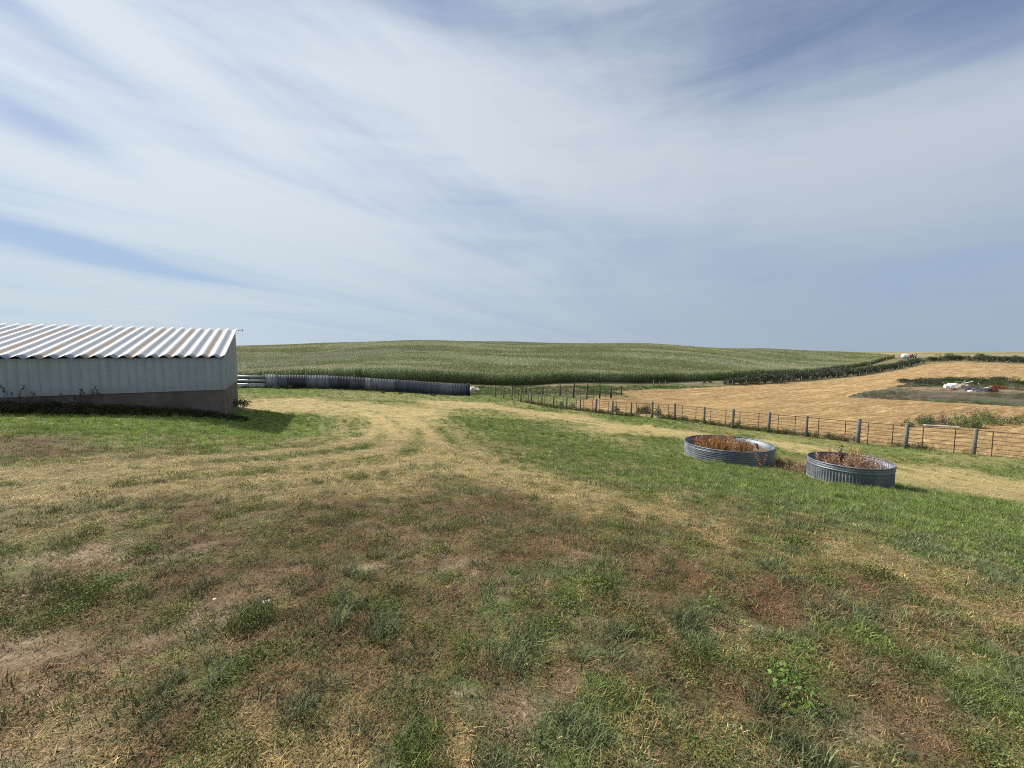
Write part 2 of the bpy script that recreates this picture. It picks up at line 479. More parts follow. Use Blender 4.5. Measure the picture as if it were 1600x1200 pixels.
def scatter_mat(name, rough=.75, trans=.25, spec=.25, instancer=True, col=None):
    """leaf and blade material: tint of the plant (instance) times shade of the blade"""
    m, t, b = new_mat(name)
    if instancer:
        a = t.new('ShaderNodeAttribute', attribute_type='INSTANCER', attribute_name='tint').outputs['Color']
    else:
        a = t.new('ShaderNodeAttribute', attribute_type='GEOMETRY', attribute_name='tint').outputs['Color'] if col is None else t.vmath('ADD', col, (0, 0, 0))
    s = t.new('ShaderNodeAttribute', attribute_type='GEOMETRY', attribute_name='shade').outputs['Color']
    c = t.mix(1.0, a, s, 'MULTIPLY')
    t.put(b.inputs['Base Color'], c)
    b.inputs['Roughness'].default_value = rough
    b.inputs['Specular IOR Level'].default_value = spec
    tr = t.new('ShaderNodeBsdfTranslucent')
    t.put(tr.inputs[0], c)
    mx = t.new('ShaderNodeMixShader')
    mx.inputs[0].default_value = trans
    out = t.n['Material Output']
    t.l.new(b.outputs[0], mx.inputs[1])
    t.l.new(tr.outputs[0], mx.inputs[2])
    t.l.new(mx.outputs[0], out.inputs[0])
    return m

# ------------------------------------------------------------------ mesh helpers
def mesh_from(name, V, Fc, mat=None, smooth_=False, shade=None, mats=None, mat_idx=None):
    me = bpy.data.meshes.new(name)
    V = np.asarray(V, np.float32)
    nf = len(Fc)
    if isinstance(Fc, np.ndarray):
        k = Fc.shape[1]
        me.vertices.add(len(V))
        me.vertices.foreach_set('co', V.ravel())
        me.loops.add(nf * k)
        me.loops.foreach_set('vertex_index', Fc.astype(np.int32).ravel())
        me.polygons.add(nf)
        me.polygons.foreach_set('loop_start', np.arange(0, nf * k, k, dtype=np.int32))
        me.polygons.foreach_set('loop_total', np.full(nf, k, np.int32))
        me.update(calc_edges=True)
    else:
        me.from_pydata([tuple(map(float, v)) for v in V], [], Fc)
        me.update()
    if smooth_:
        me.polygons.foreach_set('use_smooth', np.ones(len(me.polygons), bool))
    if mats:
        for m in mats:
            me.materials.append(m)
        if mat_idx is not None:
            me.polygons.foreach_set('material_index', np.asarray(mat_idx, np.int32))
    elif mat:
        me.materials.append(mat)
    if shade is not None:
        a = me.attributes.new('shade', 'FLOAT_COLOR', 'POINT')
        s = np.ones((len(V), 4), np.float32)
        sh = np.asarray(shade, np.float32)
        s[:, :3] = sh[:, None] if sh.ndim == 1 else sh
        a.data.foreach_set('color', s.ravel())
    return me

class MB:
    """collects simple solids into one mesh"""
    def __init__(self):
        self.v, self.f, self.m = [], [], []
        self.mi = 0
    def add(self, V, Fs):
        o = len(self.v)
        self.v += [tuple(map(float, p)) for p in V]
        for f in Fs:
            self.f.append(tuple(o + i for i in f))
            self.m.append(self.mi)
    def box(self, c, s, rz=0.0, M=None):
        cx_, cy_, cz_ = c
        hx, hy, hz2 = s[0] / 2, s[1] / 2, s[2] / 2
        P = []
        for z in (-hz2, hz2):
            for (x, y) in ((-hx, -hy), (hx, -hy), (hx, hy), (-hx, hy)):
                X = x * math.cos(rz) - y * math.sin(rz)
                Y = x * math.sin(rz) + y * math.cos(rz)
                P.append((cx_ + X, cy_ + Y, cz_ + z))
        self.add(P, [(0, 3, 2, 1), (4, 5, 6, 7), (0, 1, 5, 4), (1, 2, 6, 5), (2, 3, 7, 6), (3, 0, 4, 7)])
    def tube(self, pts, rad, n=8, cap=True):
        pts = [Vector(p) for p in pts]
        rads = rad if isinstance(rad, (list, tuple)) else [rad] * len(pts)
        rings = []
        for i, p in enumerate(pts):
            d = (pts[min(i + 1, len(pts) - 1)] - pts[max(i - 1, 0)]).normalized()
            a = Vector((0, 0, 1)) if abs(d.z) < .9 else Vector((1, 0, 0))
            u = d.cross(a).normalized()
            w = d.cross(u).normalized()
            rings.append([p + (u * math.cos(2 * math.pi * k / n) + w * math.sin(2 * math.pi * k / n)) * rads[i] for k in range(n)])
        V = [q for r_ in rings for q in r_]
        Fs = []
        for i in range(len(rings) - 1):
            for k in range(n):
                Fs.append((i * n + k, i * n + (k + 1) % n, (i + 1) * n + (k + 1) % n, (i + 1) * n + k))
        if cap:
            Fs.append(tuple(range(n))[::-1])
            Fs.append(tuple(range((len(rings) - 1) * n, len(rings) * n)))
        self.add(V, Fs)
    def lathe(self, prof, n=64, rad_fn=None, center=(0, 0, 0), closed=False):
        V = []
        for (r_, z) in prof:
            for k in range(n):
                a = 2 * math.pi * k / n
                q = r_ + (rad_fn(a, r_, z) if rad_fn else 0)
                V.append((center[0] + q * math.cos(a), center[1] + q * math.sin(a), center[2] + z))
        Fs = []
        m = len(prof)
        for i in range(m - 1 + (1 if closed else 0)):
            j = (i + 1) % m
            for k in range(n):
                Fs.append((i * n + k, i * n + (k + 1) % n, j * n + (k + 1) % n, j * n + k))
        self.add(V, Fs)
    def build(self, name, mat, parent=None, smooth_=False, loc=(0, 0, 0), mats=None):
        me = mesh_from(name, self.v, self.f, mat, smooth_, mats=mats, mat_idx=self.m if mats else None)
        o = bpy.data.objects.new(name, me)
        o.location = loc
        C.objects.link(o)
        if parent:
            o.parent = parent
        return o

def link(name, me, parent=None, loc=(0, 0, 0), rz=0.0, scale=None):
    o = bpy.data.objects.new(name, me)
    C.objects.link(o)
    o.location = loc
    o.rotation_euler = (0, 0, rz)
    if scale is not None:
        o.scale = scale if isinstance(scale, (tuple, list)) else (scale,) * 3
    if parent:
        o.parent = parent
    return o

def empty(name, loc=(0, 0, 0), rz=0.0):
    o = bpy.data.objects.new(name, None)
    o.empty_display_size = .2
    o.location = loc
    o.rotation_euler = (0, 0, rz)
    C.objects.link(o)
    return o

def tag(o, label=None, cat=None, group=None, kind=None):
    if label:
        o['label'] = label
    if cat:
        o['category'] = cat
    if group:
        o['group'] = group
    if kind:
        o['kind'] = kind
    return o

ORD = ['first', 'second', 'third', 'fourth', 'fifth', 'sixth', 'seventh', 'eighth', 'ninth', 'tenth', 'eleventh', 'twelfth', 'thirteenth', 'fourteenth', 'fifteenth', 'sixteenth', 'seventeenth', 'eighteenth', 'nineteenth', 'twentieth']
def ordinal(i):
    if i < 20:
        return ORD[i]
    t = ['twenty', 'thirty', 'forty', 'fifty'][i // 10 - 2]
    if (i + 1) % 10 == 0:
        return ['thirtieth', 'fortieth', 'fiftieth', 'sixtieth'][(i + 1) // 10 - 3]
    t = ['twenty', 'thirty', 'forty', 'fifty'][(i + 1) // 10 - 2]
    return t + '-' + ORD[(i + 1) % 10 - 1]

# ------------------------------------------------------------------ ground sheet
def ground_mat():
    m, t, b = new_mat('ground_cover')
    co = t.new('ShaderNodeTexCoord').outputs['Object']
    vc = t.new('ShaderNodeAttribute', attribute_type='GEOMETRY', attribute_name='col').outputs['Color']
    n1 = t.noise(co, 9.0, 6, .65)
    n2 = t.noise(co, 45.0, 4, .6)
    n3 = t.noise(co, 1.1, 5, .6)
    k = t.math('MULTIPLY', t.maprange(n1, .3, .7, .70, 1.30, False), t.maprange(n2, .3, .7, .70, 1.30, False))
    k = t.math('MULTIPLY', k, t.maprange(n3, .3, .7, .85, 1.15, False))
    cmb = t.new('ShaderNodeCombineXYZ')
    for i in range(3):
        t.put(cmb.inputs[i], k)
    t.put(b.inputs['Base Color'], t.mix(1.0, vc, cmb.outputs[0], 'MULTIPLY'))
    b.inputs['Roughness'].default_value = .95
    b.inputs['Specular IOR Level'].default_value = .1
    bn = t.new('ShaderNodeBump')
    bn.inputs['Strength'].default_value = .9
    bn.inputs['Distance'].default_value = .05
    t.put(bn.inputs['Height'], t.math('ADD', n1, t.math('MULTIPLY', n2, .4)))
    t.put(b.inputs['Normal'], bn.outputs[0])
    return m

ROW_AZ = R(60)
def stubble_mat():
    m, t, b = new_mat('stubble')
    co = t.new('ShaderNodeTexCoord').outputs['Object']
    rowc = t.mapping(co, rot=(0, 0, -(math.pi / 2 - ROW_AZ)))       # x along the rows
    wob = t.vmath('MULTIPLY', t.vmath('SUBTRACT', t.noise(co, .05, 3, .5, out=1), (.5, .5, .5)), (6, 6, 0))
    rowc = t.vmath('ADD', rowc, wob)
    a = t.noise(t.mapping(rowc, scale=(.09, 1.0, 1)), .9, 5, .6)
    a2 = t.noise(t.mapping(rowc, scale=(.25, 1.0, 1)), 2.2, 5, .65)
    c = t.noise(co, .12, 4, .6)
    base = t.ramp(a, [(.30, (.17, .11, .055)), (.47, (.29, .19, .086)), (.62, (.39, .27, .13)), (.78, (.46, .335, .17))])
    k = t.maprange(a2, .32, .68, .62, 1.32, False)
    k = t.math('MULTIPLY', k, t.maprange(c, .3, .7, .86, 1.12, False))
    cmb = t.new('ShaderNodeCombineXYZ')
    for i in range(3):
        t.put(cmb.inputs[i], k)
    col = t.mix(1.0, base, cmb.outputs[0], 'MULTIPLY')
    wf = t.new('ShaderNodeAttribute', attribute_type='GEOMETRY', attribute_name='col').outputs['Color']
    sep = t.new('ShaderNodeSeparateColor')
    t.put(sep.inputs[0], wf)
    gm = t.maprange(t.math('ADD', sep.outputs[0], t.math('MULTIPLY', t.math('SUBTRACT', t.noise(co, .8, 5, .7), .5), 1.3)), .45, .75)
    col = t.mix(gm, col, t.mix(t.noise(co, 1.5, 4, .6), (.05, .085, .022), (.20, .18, .07)))
    t.put(b.inputs['Base Color'], col)
    b.inputs['Roughness'].default_value = .9
    b.inputs['Specular IOR Level'].default_value = .15
    bn = t.new('ShaderNodeBump')
    bn.inputs['Strength'].default_value = 1.0
    bn.inputs['Distance'].default_value = .25
    t.put(bn.inputs['Height'], t.math('ADD', a2, t.math('MULTIPLY', t.noise(co, 3.5, 4, .6), .5)))
    t.put(b.inputs['Normal'], bn.outputs[0])
    return m

def patch_mat():
    m, t, b = new_mat('weedy_soil')
    co = t.new('ShaderNodeTexCoord').outputs['Object']
    vc = t.new('ShaderNodeAttribute', attribute_type='GEOMETRY', attribute_name='col').outputs['Color']
    n = t.noise(t.mapping(co, rot=(0, 0, -(math.pi / 2 - ROW_AZ)), scale=(.3, 1, 1)), .9, 6, .65)
    k = t.maprange(n, .3, .7, .65, 1.35, False)
    cmb = t.new('ShaderNodeCombineXYZ')
    for i in range(3):
        t.put(cmb.inputs[i], k)
    t.put(b.inputs['Base Color'], t.mix(1.0, vc, cmb.outputs[0], 'MULTIPLY'))
    b.inputs['Roughness'].default_value = .95
    b.inputs['Specular IOR Level'].default_value = .1
    bn = t.new('ShaderNodeBump')
    bn.inputs['Strength'].default_value = 1.0
    bn.inputs['Distance'].default_value = .15
    t.put(bn.inputs['Height'], t.noise(co, 2.0, 6, .7))
    t.put(b.inputs['Normal'], bn.outputs[0])
    return m

fr = np.linspace(R(-68), R(68), 760)
bk = np.linspace(R(68), R(292), 60)[1:-1]
ang = np.concatenate([fr, bk])
rad = np.concatenate([[.02, .3], np.geomspace(.6, 4500, 1050)])
NA, NR = len(ang), len(rad)
TH, RR = np.meshgrid(ang, rad)
GX, GY = RR * np.sin(TH), RR * np.cos(TH)
gx, gy = GX.ravel(), GY.ravel()
gz = H(gx, gy)
# tyre ruts are real dents
for L in ruts[:1] + ruts[2:4]:
    gz = gz - .045 * np.exp(-(dist_line(gx, gy, L) / .12) ** 2)
rg = np.hypot(gx, gy)
Lw = land(gx, gy)
bare_c = Lw @ np.stack([GREEN * .85, STRAW * .42, RUST * .5, SOIL * .82])      # thatch and earth between separate tufts, colour darkened further to stand for gap shade
turf_c = Lw @ np.stack([GREEN * 1.05, STRAW * .92, RUST * .85, SOIL * .9])       # closed short turf farther out
tf = smooth(11, 26, rg)[:, None]
colv = bare_c * (1 - tf) + turf_c * tf
pastg = np.array((.055, .095, .024))
# far plain: pale dry grassland
ff = smooth(380, 900, rg)[:, None]
fn = fbm(gx / 160, gy / 60, 77, 4)[:, None]
farcol = np.array((.30, .23, .14)) * (1 - smooth(.45, .6, fn)) + np.array((.12, .14, .06)) * smooth(.45, .6, fn)
colv = colv * (1 - ff) + farcol * ff
# strip of rough pasture between yard and corn, and the track beside the corn
ps = smooth(60, 66, rg)[:, None] * (1 - ff)
pn = fbm(gx * .25, gy * .25, 88, 4)[:, None]
pastg = np.where((gx > 45)[:, None], np.array((.13, .125, .065)), pastg)
colv = colv * (1 - ps) + (pastg * (1 - smooth(.45, .65, pn)) + np.array((.17, .15, .075)) * smooth(.45, .65, pn)) * ps
dc = dist_line(gx, gy, CORN_EDGE)
m_corn = inside(gx, gy, CORN_POLY)
m_stub = inside(gx, gy, STUB_POLY) & (rg < 420)
wg_ = 2.6 * (fbm(gx / 2.2, gy / 2.2, 211, 3) - .5)
m_patch = inside(gx + wg_, gy + 1.6 * wg_, PATCH_POLY)
tr = (np.exp(-((dc - 2.2) / 1.6) ** 2) * (~m_corn) * (gx > 5))[:, None]
colv = colv * (1 - tr * .8) + np.array((.21, .17, .105)) * tr * .8
colv[m_corn] = (.045, .05, .025)
# the mown orange strip on the far rise between corn and shrubs
strip = inside(gx, gy, poly([(1345, 571), (1395, 561), (1402, 556.5), (1380, 557.5), (1340, 567)]))
colv[strip] = (.42, .25, .11)
# soil patch round the rubbish heap
P0 = np.array(hit(1480, 612))
pnn = fbm(gx * .12, gy * .12, 99, 4)
pg = smooth(.40, .58, pnn + .25 * np.exp(-(dist_line(gx, gy, poly([(1330, 618), (1420, 604), (1500, 600), (1600, 604)])) / 4) ** 2))
pc = np.array((.10, .078, .062)) * (1 - pg[:, None]) + np.array((.072, .080, .046)) * pg[:, None]
dbr = np.exp(-(dist_line(gx, gy, poly([(1430, 606), (1480, 611), (1560, 612), (1640, 608)])) / 3.5) ** 2)[:, None]
pc = pc * (1 - .7 * dbr) + np.array((.27, .185, .125)) * .7 * dbr
colv[m_patch] = pc[m_patch]
# weeds creeping into the stubble near the fence
dfen = dist_line(gx, gy, fence_line)
wf = np.exp(-(dfen / 1.6) ** 2) * .75 * (gx < 20) + np.exp(-(dfen / 3.2) ** 2) * .62 * (gx >= 15)
wf = wf + .55 * np.exp(-(dist_line(gx, gy, poly([(1420, 662), (1500, 658), (1600, 662)])) / 3.0) ** 2)
wf = wf + .5 * np.exp(-(dist_line(gx, gy, poly([(1420, 590), (1500, 588.5), (1620, 592)])) / 5.0) ** 2)
colv[m_stub & ~m_patch] = np.stack([wf, wf, wf], 1)[m_stub & ~m_patch]

idx = np.arange(NA * NR).reshape(NR, NA)
a = idx[:-1, :]
b_ = np.roll(idx, -1, 1)[:-1, :]
c_ = np.roll(idx, -1, 1)[1:, :]
d_ = idx[1:, :]
quads = np.stack([d_.ravel(), c_.ravel(), b_.ravel(), a.ravel()], 1)
fx_, fy_ = gx[quads].mean(1), gy[quads].mean(1)
fr_ = np.hypot(fx_, fy_)
wb_ = 2.6 * (fbm(fx_ / 2.2, fy_ / 2.2, 211, 3) - .5)
f_patch = inside(fx_ + wb_, fy_ + 1.6 * wb_, PATCH_POLY)
f_stub = inside(fx_ + .35 * wb_, fy_ + .35 * wb_, STUB_POLY) & (fr_ < 420) & ~f_patch
def sheet(name, sel, mat, label_kind='structure'):
    q = quads[sel]
    used, inv = np.unique(q, return_inverse=True)
    me = mesh_from(name, np.stack([gx[used], gy[used], gz[used]], 1), inv.reshape(q.shape), mat, True)
    at = me.attributes.new('col', 'FLOAT_COLOR', 'POINT')
    cc = np.ones((len(used), 4), np.float32)
    cc[:, :3] = colv[used]
    at.data.foreach_set('color', cc.ravel())
    o = link(name, me)
    tag(o, kind=label_kind)
    return o
sheet('ground', ~(f_stub | f_patch), ground_mat())
sheet('stubble_field', f_stub, stubble_mat())
sheet('soil_patch', f_patch, patch_mat())

# ------------------------------------------------------------------ plant prototypes (kept outside the scene, used by the scatters)
rng = np.random.default_rng(3)
def ribbons(specs):
    """specs: base xyz, direction angle, length, lean, droop, width, shade -> blades of 3 segments"""
    V, Q, S = [], [], []
    for (bx, by, bz, a, L, lean, droop, w, sh) in specs:
        o = len(V)
        dxx, dyy = math.cos(a), math.sin(a)
        nx, ny = -dyy, dxx
        x, z = 0.0, 0.0
        ang_ = lean
        segs = 3
        for k in range(segs + 1):
            ww = w * (1 - (k / segs) ** 1.6 * .9) * .5
            V.append((bx + dxx * x + nx * ww, by + dyy * x + ny * ww, bz + z))
            V.append((bx + dxx * x - nx * ww, by + dyy * x - ny * ww, bz + z))
            S += [sh, sh]
            x += math.sin(ang_) * L / segs
            z += math.cos(ang_) * L / segs
            ang_ += droop / segs
        for k in range(segs):
            Q.append((o + 2 * k, o + 2 * k + 1, o + 2 * k + 3, o + 2 * k + 2))
    return np.array(V), np.array(Q), np.array(S)

def leaves(centres, size, shades, tilt=1.0, aspect=.55):
    """small folded leaves"""
    V, Q, S = [], [], []
    for (p, sh) in zip(centres, shades):
        s = size * random.uniform(.6, 1.3)
        n = Vector((random.gauss(0, tilt), random.gauss(0, tilt), 1)).normalized()
        u = n.orthogonal().normalized()
        u.rotate(__import__('mathutils').Quaternion(n, random.uniform(0, 6.28)))
        w = n.cross(u)
        p = Vector(p)
        o = len(V)
        V += [p - u * s * .5, p + w * s * aspect * .5 + n * s * .12, p + u * s * .5, p - w * s * aspect * .5 + n * s * .12]
        Q.append((o, o + 1, o + 2, o + 3))
        S += [sh] * 4
    return np.array([tuple(v) for v in V]), np.array(Q), np.array(S)

def join(parts):
    V, Q, S, o = [], [], [], 0
    for v, q, s in parts:
        V.append(v)
        Q.append(q + o)
        S.append(s)
        o += len(v)
    return np.concatenate(V), np.concatenate(Q), np.concatenate(S)

def U(a, b):
    return random.uniform(a, b)

def tuft(n, h, rad_, w, lean=(.1, 1.2), droop=(.2, 1.2), sh=(.4, 1.75)):
    return ribbons([(U(-rad_, rad_), U(-rad_, rad_), -.005, U(0, 6.28), h * U(.5, 1.2), U(*lean), U(*droop), w * U(.7, 1.3), U(*sh)) for _ in range(n)])

def low_leaves(n, rad_, h, size):
    P = []
    for _ in range(n):
        a, r_ = U(0, 6.28), rad_ * math.sqrt(U(0, 1))
        P.append((r_ * math.cos(a), r_ * math.sin(a), h * U(.15, 1) * (1 - .5 * (r_ / rad_) ** 2)))
    return leaves(P, size, [U(.6, 1.4) for _ in P], .8)

MAT_BLADE = scatter_mat('grass_blade')
MAT_LEAF = scatter_mat('leaf', .75, .2, .15)
def protos(name, items):
    col = bpy.data.collections.new(name)
    for nm, (v, q, s), mat in items:
        o = bpy.data.objects.new(nm, mesh_from(nm, v, q, mat, False, s))
        col.objects.link(o)
    names = sorted(o.name for o in col.objects)
    return col, {n: i for i, n in enumerate(names)}

def scatter(name, col, P, kind, rot, scl, tint, kindprop='stuff'):
    me = bpy.data.meshes.new(name)
    n = len(P)
    me.vertices.add(n)
    me.vertices.foreach_set('co', np.asarray(P, np.float32).ravel())
    def attr(nm, t, key, arr):
        at = me.attributes.new(nm, t, 'POINT')
        at.data.foreach_set(key, np.ascontiguousarray(arr).ravel())
    attr('kind', 'INT', 'value', np.asarray(kind, np.int32))
    attr('rot', 'FLOAT_VECTOR', 'vector', np.asarray(rot, np.float32))
    attr('scl', 'FLOAT_VECTOR', 'vector', np.asarray(scl, np.float32))
    tt = np.ones((n, 4), np.float32)
    tt[:, :3] = tint
    attr('tint', 'FLOAT_COLOR', 'color', tt)
    o = link(name, me)
    g = bpy.data.node_groups.new(name + '_scatter', 'GeometryNodeTree')
    g.interface.new_socket('Geometry', in_out='INPUT', socket_type='NodeSocketGeometry')
    g.interface.new_socket('Geometry', in_out='OUTPUT', socket_type='NodeSocketGeometry')
    gi, go = g.nodes.new('NodeGroupInput'), g.nodes.new('NodeGroupOutput')
    ip = g.nodes.new('GeometryNodeInstanceOnPoints')
    ci = g.nodes.new('GeometryNodeCollectionInfo')
    ci.inputs['Collection'].default_value = col
    ci.inputs['Separate Children'].default_value = True
    ci.inputs['Reset Children'].default_value = True
    ip.inputs['Pick Instance'].default_value = True
    def na(nm, dt):
        x = g.nodes.new('GeometryNodeInputNamedAttribute')
        x.data_type = dt
        x.inputs['Name'].default_value = nm
        return next(s for s in x.outputs if s.enabled and s.name == 'Attribute')
    L = g.links
    L.new(gi.outputs[0], ip.inputs['Points'])
    L.new(ci.outputs[0], ip.inputs['Instance'])
    L.new(na('kind', 'INT'), ip.inputs['Instance Index'])
    L.new(na('rot', 'FLOAT_VECTOR'), ip.inputs['Rotation'])
    L.new(na('scl', 'FLOAT_VECTOR'), ip.inputs['Scale'])
    L.new(ip.outputs[0], go.inputs[0])
    md = o.modifiers.new('scatter', 'NODES')
    md.node_group = g
    if kindprop:
        tag(o, kind=kindprop)
    return o

grass_items = []
for k in range(3):
    grass_items.append(('mown_tuft_%d' % k, tuft(36, .056, .07, .0046), MAT_BLADE))
for k in range(2):
    grass_items.append(('lying_straw_%d' % k, tuft(34, .062, .085, .0036, (.9, 1.5), (.0, .5), (.5, 1.3)), MAT_BLADE))
for k in range(2):
    grass_items.append(('tall_tuft_%d' % k, tuft(40, .090, .055, .0050, (.05, .8), (.4, 1.6)), MAT_BLADE))
for k in range(2):
    grass_items.append(('broad_weed_%d' % k, low_leaves(170, .11, .065, .015), MAT_LEAF))
grass_col, gk = protos('grass_prototypes', grass_items)

# ------------------------------------------------------------------ yard grass
BARN_A = np.array((-14.0, 20.0))                       # front right corner of the barn
BDIR = np.array((-.870, -.493)); BDIR /= np.linalg.norm(BDIR)   # along the long wall, away to the left
BNRM = np.array((-BDIR[1], BDIR[0])); BNRM = BNRM if BNRM[1] < 0 else -BNRM   # out of the long wall towards the yard
BDEP = 7.55
BLEN = 22.0
_bp = [BARN_A, BARN_A + BDIR * BLEN, BARN_A + BDIR * BLEN - BNRM * BDEP, BARN_A - BNRM * BDEP]
BARN_POLY = np.array(_bp)

T1 = (9.33, 17.6, 1.72)   # x, y, radius
T2 = (10.61, 12.78, 1.07)

def band(r0, r1, dens_, seed):
    g = np.random.default_rng(seed)
    A = (r1 * r1 - r0 * r0) * R(61)
    n = int(A * dens_)
    th = g.uniform(R(-61), R(61), n)
    r_ = np.sqrt(g.uniform(r0 * r0, r1 * r1, n))
    return r_ * np.sin(th), r_ * np.cos(th)
xs, ys = [], []
for i, (r0, r1, dn) in enumerate([(1.2, 3, 560), (3, 5, 430), (5, 8, 280), (8, 12, 165), (12, 18, 80), (18, 28, 36), (28, 45, 12), (45, 66, 5)]):
    x_, y_ = band(r0, r1, dn, 100 + i)
    xs.append(x_)
    ys.append(y_)
X, Y = np.concatenate(xs), np.concatenate(ys)
keep = ~inside(X, Y, BARN_POLY) & ~inside(X, Y, STUB_POLY) & ~inside(X, Y, CORN_POLY)
for tx, ty, trd in (T1, T2):
    keep &= np.hypot(X - tx, Y - ty) > trd + .10
X, Y = X[keep], Y[keep]
g = np.random.default_rng(5)
wts = land(X, Y)
r_ = np.hypot(X, Y)
clump = fbm(X * 3.1, Y * 3.1, 121, 3)
rnd = g.random(len(X))
nmix = (.30 * (1 - smooth(5, 9, np.hypot(X, Y))))[:, None]
wts = wts * (1 - nmix) + nmix * np.array((.42, .26, .30, .02))
cum = np.cumsum(wts, 1)
pick = (rnd[:, None] > cum).sum(1)          # 0 green 1 straw 2 rust 3 soil
ok = (pick < 3) | (g.random(len(X)) < .5)
ok &= g.random(len(X)) < np.clip(1.25 - .9 * wts[:, 3] - .15 * wts[:, 2], .15, 1)
X, Y, pick, wts, r_, clump = X[ok], Y[ok], pick[ok], wts[ok], r_[ok], clump[ok]
pick = np.minimum(pick, 2)
n = len(X)
g = np.random.default_rng(6)
u1, u2, u3 = g.random(n), g.random(n), g.random(n)
gpatch = fbm(X * 3.6, Y * 3.6, 131, 3)
col = np.empty((n, 3))
lush = smooth(.45, .8, wts[:, 0])[:, None]
greenA = np.array((.115, .175, .036))
greenB = np.array((.115, .155, .065))
greenC = np.array((.20, .22, .07))
mixb = smooth(.42, .58, gpatch)[:, None]
gcol = greenA * (1 - mixb) + greenB * mixb
gcol = gcol * (1 - .5 * (u1[:, None] > .75)) + greenC * .5 * (u1[:, None] > .75)
gcol = gcol * (1 + .20 * lush)
scol = np.array((.50, .40, .19)) * (1 - .35 * u2[:, None]) + np.array((.30, .24, .11)) * .35 * u2[:, None]
deadb = smooth(.12, .40, wts[:, 2])[:, None]
scol = scol * (1 - .34 * deadb * np.array((1, 1.20, 1.20)))
scol = scol * (1 - (1 - smooth(4, 8.5, r_))[:, None] * np.array((.22, .31, .32)))
gcol = gcol * (1 - .22 * deadb) * (1 - (1 - smooth(5, 10, r_))[:, None] * np.array((.20, .24, .10)))
colN = (1 - smooth(4, 9, r_))[:, None]
rcol = (1 - .05 * colN) * np.where((u3 < .55)[:, None], np.array((.20, .13, .072)), np.array((.175, .085, .05)))
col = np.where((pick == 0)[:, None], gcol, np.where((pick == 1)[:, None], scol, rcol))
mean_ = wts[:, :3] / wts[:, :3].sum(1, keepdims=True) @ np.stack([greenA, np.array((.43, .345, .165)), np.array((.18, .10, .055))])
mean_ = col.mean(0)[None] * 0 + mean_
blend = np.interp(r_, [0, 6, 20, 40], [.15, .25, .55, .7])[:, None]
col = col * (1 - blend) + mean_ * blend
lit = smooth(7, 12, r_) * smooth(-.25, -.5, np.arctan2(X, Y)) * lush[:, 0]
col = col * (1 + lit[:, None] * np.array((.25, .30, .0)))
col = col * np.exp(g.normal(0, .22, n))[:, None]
names = {p: [gk[k] for k in gk if k.startswith(p)] for p in ('mown', 'lying', 'tall', 'broad')}
kind = np.zeros(n, int)
def choose(mask, p):
    kind[mask] = g.choice(names[p], mask.sum())
choose(np.ones(n, bool), 'mown')
choose((pick > 0) & (u1 < .75), 'lying')
choose((pick == 0) & (gpatch > .60) & (r_ < 14) & (u2 < .45), 'tall')
choose((pick == 0) & (gpatch < .40) & (r_ < 12) & (u2 < .60), 'broad')
choose((pick == 0) & (lush[:, 0] > .4) & (u2 < .5), 'tall')
s0 = .60 + .55 * g.random(n) + .45 * (clump - .5)
s0 = s0 * np.interp(r_, [0, 4, 10, 20, 40, 60], [.85, .95, 1.15, 1.45, 2.1, 2.6])
sz = s0 * np.where(pick == 0, 1.0 + .55 * smooth(.5, .7, clump), .75)
sz = sz * np.interp(r_, [0, 20, 60], [1, .9, .75])
sz = sz * np.where((lush[:, 0] > .5) & (r_ > 9), 1.12, 1.0) * np.where(r_ < 7, .82, 1.0)
rot = np.stack([g.normal(0, .1, n), g.normal(0, .1, n), g.uniform(0, 6.28, n)], 1)
Z = H(X, Y)
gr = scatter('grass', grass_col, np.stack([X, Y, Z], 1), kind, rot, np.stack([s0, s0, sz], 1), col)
print('grass tufts', n)

# ------------------------------------------------------------------ loose straw lying in rows on the stubble
g = np.random.default_rng(606)
n = 60000
rr1 = 24 * (110 / 24) ** g.random(n)
tt1 = g.uniform(R(4), R(55), n)
sxx, syy = rr1 * np.sin(tt1), rr1 * np.cos(tt1)
u_ = sxx * math.cos(ROW_AZ) - syy * math.sin(ROW_AZ)            # across the rows
sh_ = np.round(u_ / 1.1) * 1.1 - u_
k_ = .72
sxx, syy = sxx + sh_ * k_ * math.cos(ROW_AZ), syy - sh_ * k_ * math.sin(ROW_AZ)
dens_n = fbm(sxx / 4, syy / 4, 221, 3)
kp = inside(sxx, syy, STUB_POLY) & ~inside(sxx, syy, PATCH_POLY) & (g.random(n) < .25 + 1.2 * smooth(.35, .65, dens_n))
sxx, syy = sxx[kp], syy[kp]
n = len(sxx)
ss = g.uniform(1.3, 2.4, n) * np.interp(np.hypot(sxx, syy), [25, 110], [.9, 1.9])
stc = np.array((.42, .30, .14)) * np.exp(g.normal(0, .25, n))[:, None]
scatter('loose_straw', grass_col, np.stack([sxx, syy, H(sxx, syy)], 1), g.choice(names['lying'], n), np.stack([0 * ss, 0 * ss, g.uniform(0, 6.28, n)], 1), np.stack([ss * 1.3, ss * 1.3, ss * .7], 1), stc)

